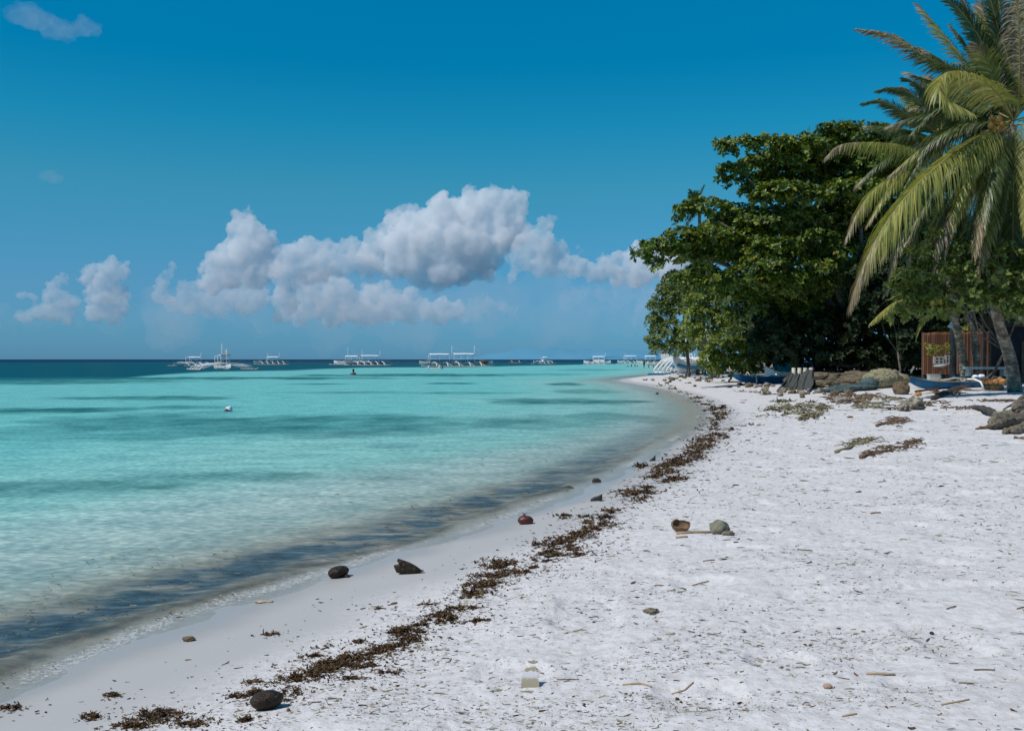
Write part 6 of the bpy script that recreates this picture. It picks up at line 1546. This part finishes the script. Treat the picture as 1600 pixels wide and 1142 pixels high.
lump('rock', 'small pale stone on top of the stick pile', 'rock', 1546, 595, 4.5, (1, .9, .9), m_white, .2, 2, 19)
# orange husks
for k, (x_, y_, r_) in enumerate([(1543, 606, 5.5), (1553, 607, 6), (1563, 607, 5.5), (1536, 603, 5), (1548, 600, 5.5), (1557, 600, 5.5), (1567, 601, 5.5), (1541, 598, 4.5), (1562, 594, 5)]):
    g_ = g1(x_, 609 if y_ > 604 else 606); s = g_.y/FPX*r_
    mb = MB(); mb.ball((0, 0, s*.75 + (0 if y_ > 604 else .13 if y_ > 596 else .24)), (s, s*.95, s*.85), 3, .15, 2, k); o = mb.build('coconut', m_husk_orange); o.location = g_
    tag(o, ('orange coconut, front row of the heap, leftmost', 'orange coconut, middle of the front row of the heap', 'orange coconut, front row of the heap, rightmost', 'orange coconut at the far left end of the heap, by the sticks', 'orange coconut, second layer of the heap, left', 'orange coconut, second layer of the heap, middle', 'orange coconut, second layer of the heap, right, by the palm', 'smallest orange coconut, upper left of the heap', 'topmost orange coconut on the heap by the palm')[k], 'coconut', 'orange coconuts heaped by the nearest palm')
# log pile at the right edge
def log(label, a, b, r0, r1, mat, lift=0, bend=0, group='driftwood logs at the right edge', seed=1):
    A = g1(*a) + Vector((0, 0, r0*.8+lift)); B = g1(*b) + Vector((0, 0, r1*.8+lift*.5)); rr = random.Random(seed)
    n = 14; pts = []; rad = []
    for i in range(n):
        t = i/(n-1); p = A.lerp(B, t) + Vector((0, 0, bend*math.sin(math.pi*t))) + Vector((rr.uniform(-.02, .02), rr.uniform(-.02, .02), rr.uniform(-.015, .015)))
        pts.append(p - A); rad.append((r0 + (r1-r0)*t)*(1 + .18*math.sin(t*9+seed)*.5 + rr.uniform(-.06, .06)))
    pc = spline([list(p) for p in pts], 3); rc = np.interp(np.linspace(0, 1, len(pc)), np.linspace(0, 1, n), rad); nn = 22; mb = MB(); ax = (B-A).normalized(); e1 = ax.cross(Vector((0, 0, 1))).normalized(); e2 = e1.cross(ax)
    vs = []; fs = []
    for i in range(len(pc)):
        for k in range(nn):
            an = 6.283*k/nn; f_ = 1 + .34*float(vnoise(np.array([math.cos(an)*1.8+seed]), np.array([math.sin(an)*1.8]), np.array([i*.16]), 3)[0]) + .20*float(vnoise(np.array([math.cos(an)*6]), np.array([math.sin(an)*6]), np.array([i*.25]), 5)[0])
            f_ *= min(1, .55 + .22*i, .55 + .22*(len(pc)-1-i))
            vs.append(Vector(pc[i]) + (e1*math.cos(an) + e2*math.sin(an))*rc[i]*f_)
    for i in range(len(pc)-1):
        for k in range(nn): fs.append((i*nn+k, i*nn+(k+1) % nn, (i+1)*nn+(k+1) % nn, (i+1)*nn+k))
    fs += [tuple(range(nn-1, -1, -1)), tuple((len(pc)-1)*nn+k for k in range(nn))]
    mb.add(vs, fs); o = mb.build('log', mat); o.location = A; return tag(o, label, 'log', group)
log('thick furrowed grey driftwood log, nearest in the pile at the right edge', (1551, 674), (1640, 655), .145, .18, m_drift, seed=1)
log('brown driftwood log tucked under the right side of the thick furrowed log', (1568, 679), (1625, 668), .06, .11, m_drift, seed=2)
log('short reddish log end sticking out left of the driftwood pile', (1526, 670), (1560, 668), .05, .05, m_twig, seed=3)
log('dark crooked driftwood branch stretching left behind the pile', (1520, 640), (1556, 652), .06, .10, m_drift_dark, bend=.05, seed=4)
log('mossy stump end between the dark branch and the thick log', (1553, 657), (1580, 654), .10, .12, m_stone, seed=5)
log('upper pale driftwood log lying across the top of the pile', (1585, 655), (1660, 640), .12, .16, m_drift, lift=.18, seed=6)
log('bare root arching up over the driftwood pile', (1588, 640), (1640, 630), .05, .06, m_drift, lift=.2, bend=.2, seed=7)
log('pale log at the lower right of the driftwood pile', (1580, 678), (1660, 672), .07, .11, m_drift, seed=8)
log('small orange brown wood piece on the sand below the driftwood pile', (1584, 685), (1640, 686), .025, .03, m_husk_dry, seed=9)
log('long charred log slanting beside the stick pile under the palms', (1455, 625), (1506, 606), .08, .09, m_drift_dark, seed=10)
log('second dark log lying beside the long charred log', (1462, 621), (1500, 611), .05, .06, m_drift_dark, lift=.1, seed=11)
log('dark weathered plank behind the big brown boulder', (1430, 614), (1470, 608), .05, .04, m_twig, seed=12)

log('thin crooked root lying over the front of the thick furrowed log', (1572, 668), (1606, 650), .022, .03, m_drift, lift=.16, bend=.10, seed=21)
log('thin pale branch poking up left from behind the driftwood pile', (1566, 652), (1600, 640), .02, .035, m_drift, lift=.12, bend=.12, seed=22)
# ---- eroded sandy bank, nets
def mound(name, label, cat, ells, mat, noise=.25, freq=1.2, seed=0, base=None, rough_=.28):
    o0 = g1(ells[0][0], ells[0][1]+ells[0][3]); mb = MB()
    for i, (cx, cy, rx, ry, dd) in enumerate(ells):
        g_ = g1(cx, cy+ry*.9); D_ = g_.y + dd; s = D_/FPX
        V_, F_ = ico(5); d_ = 1 + noise*fbm(V_[:, 0]*freq+i*3.3, V_[:, 1]*freq, V_[:, 2]*freq, 3, seed+i) + rough_*np.abs(fbm(V_[:, 0]*freq*4, V_[:, 1]*freq*4, V_[:, 2]*freq*4+i, 4, seed+i+5))
        mb.add((V_*d_[:, None]*np.array([rx*s, min(rx*s*.7, 1.6), ry*s]) + np.array(P(cx, cy, D_) - o0)).tolist(), F_.tolist())
    o = mb.build(name, mat); o.location = o0; return tag(o, label, cat)
mound('sand_bank', 'eroded sandy bank with roots under the dark trees, left of the beige net heap', 'bank', [(1275, 592, 42, 10, 1.2), (1310, 592, 44, 9, 1.4), (1345, 591, 34, 10, 1.8), (1250, 593, 24, 9, 1.0), (1300, 587, 50, 8, 2.5), (1340, 596, 30, 7, .8), (1285, 600, 40, 6, .4)], m_shaded_bank, .28, 2.2, 3)
mound('net_heap', 'rounded beige fishing net heap in front of the dark trees', 'net', [(1378, 592, 27, 15, 0), (1392, 594, 18, 11, .1), (1362, 596, 14, 10, -.1), (1405, 593, 16, 9, .6)], m_net if False else simple('beige_net', (0.40, 0.36, 0.24), (0.20, 0.19, 0.12), rough=1, scale=6, bump=.06, bscale=26, spec=0), .12, 2.5, 7)
mound('net_heap', 'grey blue net spread flat at the left foot of the beige net heap', 'net', [(1335, 606, 36, 5, 0), (1358, 600, 14, 9, .3), (1310, 610, 26, 4, -.1)], simple('grey_net', (0.10, 0.15, 0.15), (0.07, 0.10, 0.10), rough=1, scale=5, bump=.02, bscale=40, spec=0), .12, 2.5, 9)
mound('net_heap', 'dark green net bundle behind the bow of the deep blue boat', 'net', [(1455, 580, 14, 7, 1.5), (1440, 582, 12, 5, 1.2)], simple('green_net', (0.05, 0.09, 0.07), (0.03, 0.05, 0.04), rough=1, scale=5, bump=.02, bscale=30, spec=0), .15, 2.5, 11)
# draped net sheet from posts to sand
def drape():
    o0 = g1(1245, 600); mb = MB(); vs = []; fs = []; nu, nv = 60, 34
    for i in range(nu+1):
        for j in range(nv+1):
            u, v = i/nu, j/nv
            top = np.array(P(1238 + 36*u, 577 + 3*math.sin(u*5), 53)); g_ = np.array(g1(1186 + 80*u, 618 - 4*u))
            p = top*(1-v) + g_*v; p[2] -= .52*math.sin(math.pi*v)*(1-.3*u); fz = float(fbm(np.array([u*7.0]), np.array([v*1.6]), None, 4, 9)[0]); fy = float(fbm(np.array([u*9.0+5]), np.array([v*2.5]), None, 4, 19)[0]); p[2] += .22*fz*(.4+math.sin(math.pi*v)) + .04; p[1] += .35*fy; p[0] += .30*fy*v
            vs.append(tuple(p - np.array(o0)))
    for i in range(nu):
        for j in range(nv): a = i*(nv+1)+j; fs.append((a, a+1, a+nv+2, a+nv+1))
    mb.add(vs, fs); t = empty('draped_net', o0, 'grey fishing net hung over short posts and spread down to the sand', 'net')
    m = simple('hung_net', (0.13, 0.14, 0.13), (0.04, 0.045, 0.045), rough=1, scale=14, bump=.02, bscale=60, spec=0)
    no = mb.build('net', m, t); no.modifiers.new('s', 'SOLIDIFY').thickness = .03
    for k in range(4):
        mb = MB(); x0 = P(1240 + 9*k, 590, 52.6) - Vector(o0); mb.tube([x0 + Vector((0, 0, -.6)), x0 + Vector((0, 0, .52))], .10, 7); mb.build('post', m_bamboo, t)
drape()

# ---- fence, hut, signs and white things behind the palms
fD = 54.0
fa, fb = P(1443, 540, fD), P(1583, 540, fD+3)
gz = min(ground_at(fa.x, fa.y), ground_at(fb.x, fb.y))
t = empty('board_fence', ((fa.x+fb.x)/2, (fa.y+fb.y)/2, gz), 'reddish brown upright board fence behind the palm trunks', 'fence')
m_board = simple('reddish_board', (0.26, 0.105, 0.055), (0.14, 0.06, 0.035), rough=.8, scale=3, island=.7, stops=[(0, (.14, .06, .035)), (.5, (.26, .11, .06)), (1, (.34, .17, .10))])
ztop_a, ztop_b = P(1443, 520, fD).z, P(1583, 517, fD+3).z
mb = MB(); nb_ = 54
for i in range(nb_):
    q = i/(nb_-1); p = fa.lerp(fb, q); zt_ = ztop_a + (ztop_b-ztop_a)*q + random.uniform(-.02, .03); mb.box((p.x - t.location.x, p.y - t.location.y + random.uniform(-.008, .008), (zt_-gz)/2 + .2), (.083, .02, zt_-gz-.4))
mb.build('boards', m_board, t)
for q in (0, .25, .5, .75, 1):
    p = fa.lerp(fb, q); mb = MB(); mb.box((p.x - t.location.x, p.y - t.location.y + .09, (ztop_a-gz)/2), (.10, .10, ztop_a-gz+.06)); mb.build('post', m_wood, t)
mb = MB()
for zz in (.5, 1.2): 
    a_, b_ = Vector((fa.x - t.location.x, fa.y - t.location.y + .035, zz)), Vector((fb.x - t.location.x, fb.y - t.location.y + .035, zz)); mb.tube([a_, b_], .03, 4)
mb.build('rail', m_wood, t)
# dark hut at the right edge
hD = 47.0; h0 = P(1587, 600, hD); hzz = ground_at(h0.x, hD)
t = empty('hut', (h0.x+1.6, hD+1.2, hzz), 'dark shaded hut at the right edge behind the nearest palm', 'hut')
m_hut = simple('shaded_hut_wall', (0.02, 0.025, 0.04), (0.012, 0.015, 0.02), rough=.9, scale=3)  # near-black wall colour has the hut's shade painted in
mb = MB(); mb.box((0, 0, 1.35), (3.3, 2.2, 2.7)); mb.build('wall', m_hut, t)
mb = MB(); vs = [(-2, -1.6, 2.7), (2, -1.6, 2.7), (2, 1.6, 2.7), (-2, 1.6, 2.7), (-2, 0, 3.8), (2, 0, 3.8)]; mb.add(vs, [(0, 1, 5, 4), (2, 3, 4, 5), (0, 4, 3), (1, 2, 5), (3, 2, 1, 0)], False); mb.build('roof', simple('thatch', (.10, .08, .05), (.05, .04, .03), rough=1, scale=6, bump=.05), t)
mb = MB(); mb.box((-.9, -1.13, 1.0), (.8, .06, 2.0)); mb.build('door', m_wood, t)
# white sign boards
m_board_w = simple('white_board', (.48, .51, .50), (.36, .39, .38), rough=.6, scale=2)
sp_ = P(1561, 507, 50.5); t = empty('sign_board', (sp_.x, sp_.y, ground_at(sp_.x, sp_.y)), 'plain white board on posts above the fence, behind the nearest palm trunk', 'sign')
zc = sp_.z - t.location.z
mb = MB(); mb.box((0, 0, zc), (36/FPX*50.5, .04, 13/FPX*50.5)); mb.build('panel', m_board_w, t)
for s in (-1, 1): mb = MB(); mb.tube([(s*.45, .06, 0), (s*.45, .06, zc+.1)], .03, 6); mb.build('post', m_wood, t)
sp_ = P(1594, 497, 45.6); t = empty('sign_board', (sp_.x, sp_.y, sp_.z), 'small pale yellow square notice high on the dark hut', 'sign')
mb = MB(); mb.box((0, 0, 0), (.15, .02, .2)); mb.build('panel', simple('yellow_notice', (.5, .5, .25), (.42, .42, .22), rough=.7), t)
# little blue flag tied to the palm
fl = P(1487, 506, 45.6); t = empty('pennant', fl, 'pale blue cloth pennant tied to the second palm trunk', 'flag')
mb = MB(); mb.add([(0, 0, .12), (0, 0, -.2), (-.22, -.03, -.14), (-.10, -.02, 0), (0.04, .02, -.12), (.05, .02, -.28), (-.02, 0, -.2)], [(0, 1, 2, 3), (0, 4, 5, 6)], False)
fo_ = mb.build('cloth', simple('pale_blue_cloth', (.30, .52, .60), (.22, .42, .50), rough=.9), t); fo_.modifiers.new('s', 'SOLIDIFY').thickness = .01
# slender trunks behind the palms
for i, (pts, r_, lab) in enumerate([([(1489, 578, 47), (1489, 545, 47), (1488, 500, 47)], .15, 'straight dark tree trunk just left of the second palm trunk'), ([(1525, 575, 48), (1522, 540, 48), (1519, 490, 48)], .13, 'grey slender trunk between the two palms'), ([(1538, 572, 49), (1538, 530, 49), (1535, 495, 49)], .08, 'thinnest pale trunk between the two palms'), ([(1552, 575, 50), (1551, 540, 50), (1549, 500, 50)], .14, 'dark trunk close behind the nearest palm trunk'), ([(1570, 570, 51), (1566, 530, 51), (1562, 495, 51)], .10, 'dark slender trunk between the nearest palm and the hut')]):
    pp_ = [P(*q) for q in pts]; z_ = ground_at(pp_[0].x, pp_[0].y)
    t = empty('tree', (pp_[0].x, pp_[0].y, z_), lab, 'tree'); mb = MB(); b0 = Vector((pp_[0].x, pp_[0].y, z_-.1))
    top = pp_[-1] + Vector((-.1, 0, 1.6))
    mb.tube([p - t.location for p in [b0, pp_[0], pp_[1], pp_[2], top]], [r_*1.3, r_, r_*.9, r_*.85, r_*.6], 9, noise=.06); mb.build('trunk', m_bark if i != 3 else m_drift_dark, t)
    rg_ = np.random.default_rng(i); n_ = 130; c_ = np.array(top) + rg_.normal(size=(n_, 3))*np.array([.8, .6, .4]); nr_ = rg_.normal(size=(n_, 3)); nr_[:, 2] = np.abs(nr_[:, 2])+.5
    V, F = rosettes(c_ - np.array(t.location), nr_, np.full(n_, .26), 6, (.5, 1), rg=rg_); link('crown', npmesh('crown', V, F, False), m_mid, t)
# white blocks / wall bits behind the green net
for i, (x0, x1, y0, y1, D_, lab, cat) in enumerate([(1459, 1474, 557, 569, 50, 'left white concrete block with square openings in front of the yellow hedge', 'block'), (1477, 1487, 555, 568, 50, 'right white concrete block in front of the yellow hedge', 'block')]):
    c_ = P((x0+x1)/2, (y0+y1)/2, D_); w_ = (x1-x0)/FPX*D_; h_ = (y1-y0)/FPX*D_
    mb = MB(); th = w_*.16
    for xx in (-w_/2+th/2, 0, w_/2-th/2): mb.box((xx, 0, 0), (th, .2, h_))
    for zz in (-h_/2+th/2, 0, h_/2-th/2): mb.box((0, .003, zz), (w_-.004, .18, th))
    mb.box((0, .08, 0), (w_-.01, .02, h_-.01))
    o = mb.build('concrete_block', simple('white_concrete', (.34, .34, .32), (.2, .2, .19), rough=.9)); o.location = c_; tag(o, lab, cat)
mb = MB(); a_ = P(1459, 572, 49.5); mb.tube([Vector((0, 0, 0)), P(1472, 571.5, 49.5)-a_, P(1484, 569, 49.5)-a_], [.04, .07, .03], 8); o = mb.build('surfboard', m_board_w); o.location = a_; tag(o, 'white narrow board lying in front of the two white concrete blocks', 'board')
x_ = g1(1478, 598) + Vector((0, 1.5, .2)); mb = MB(); mb.box((0, 0, 0), (.55, .4, .30)); mb.box((0, 0, .17), (.6, .44, .04)); o = mb.build('cooler_box', m_board_w); o.location = x_; tag(o, 'white lidded box on the sand behind the deep blue boat', 'box')
for i, (xx, yy, lab) in enumerate([(1524, 589, 'white bag lying on the stern of the deep blue boat, left'), (1534, 588, 'white bag lying on the stern of the deep blue boat, right')]):
    mb = MB(); mb.ball((0, 0, 0), (.15, .12, .10), 3, .2, 2.5, i); o = mb.build('bag', m_canvas); o.location = P(xx, yy, 44.0); tag(o, lab, 'bag')
g_ = g1(1530, 575+12); 
mb = MB(); a_ = P(1515, 577, 45.5); mb.box((0, 0, 0), (1.9, .5, .12)); mb.box((-.8, 0, -.2), (.1, .4, .35)); mb.box((.8, 0, -.2), (.1, .4, .35)); o = mb.build('bench', m_grey); o.location = P(1540, 575, 46); tag(o, 'low pale bench in the shade between the palm trunks', 'bench')
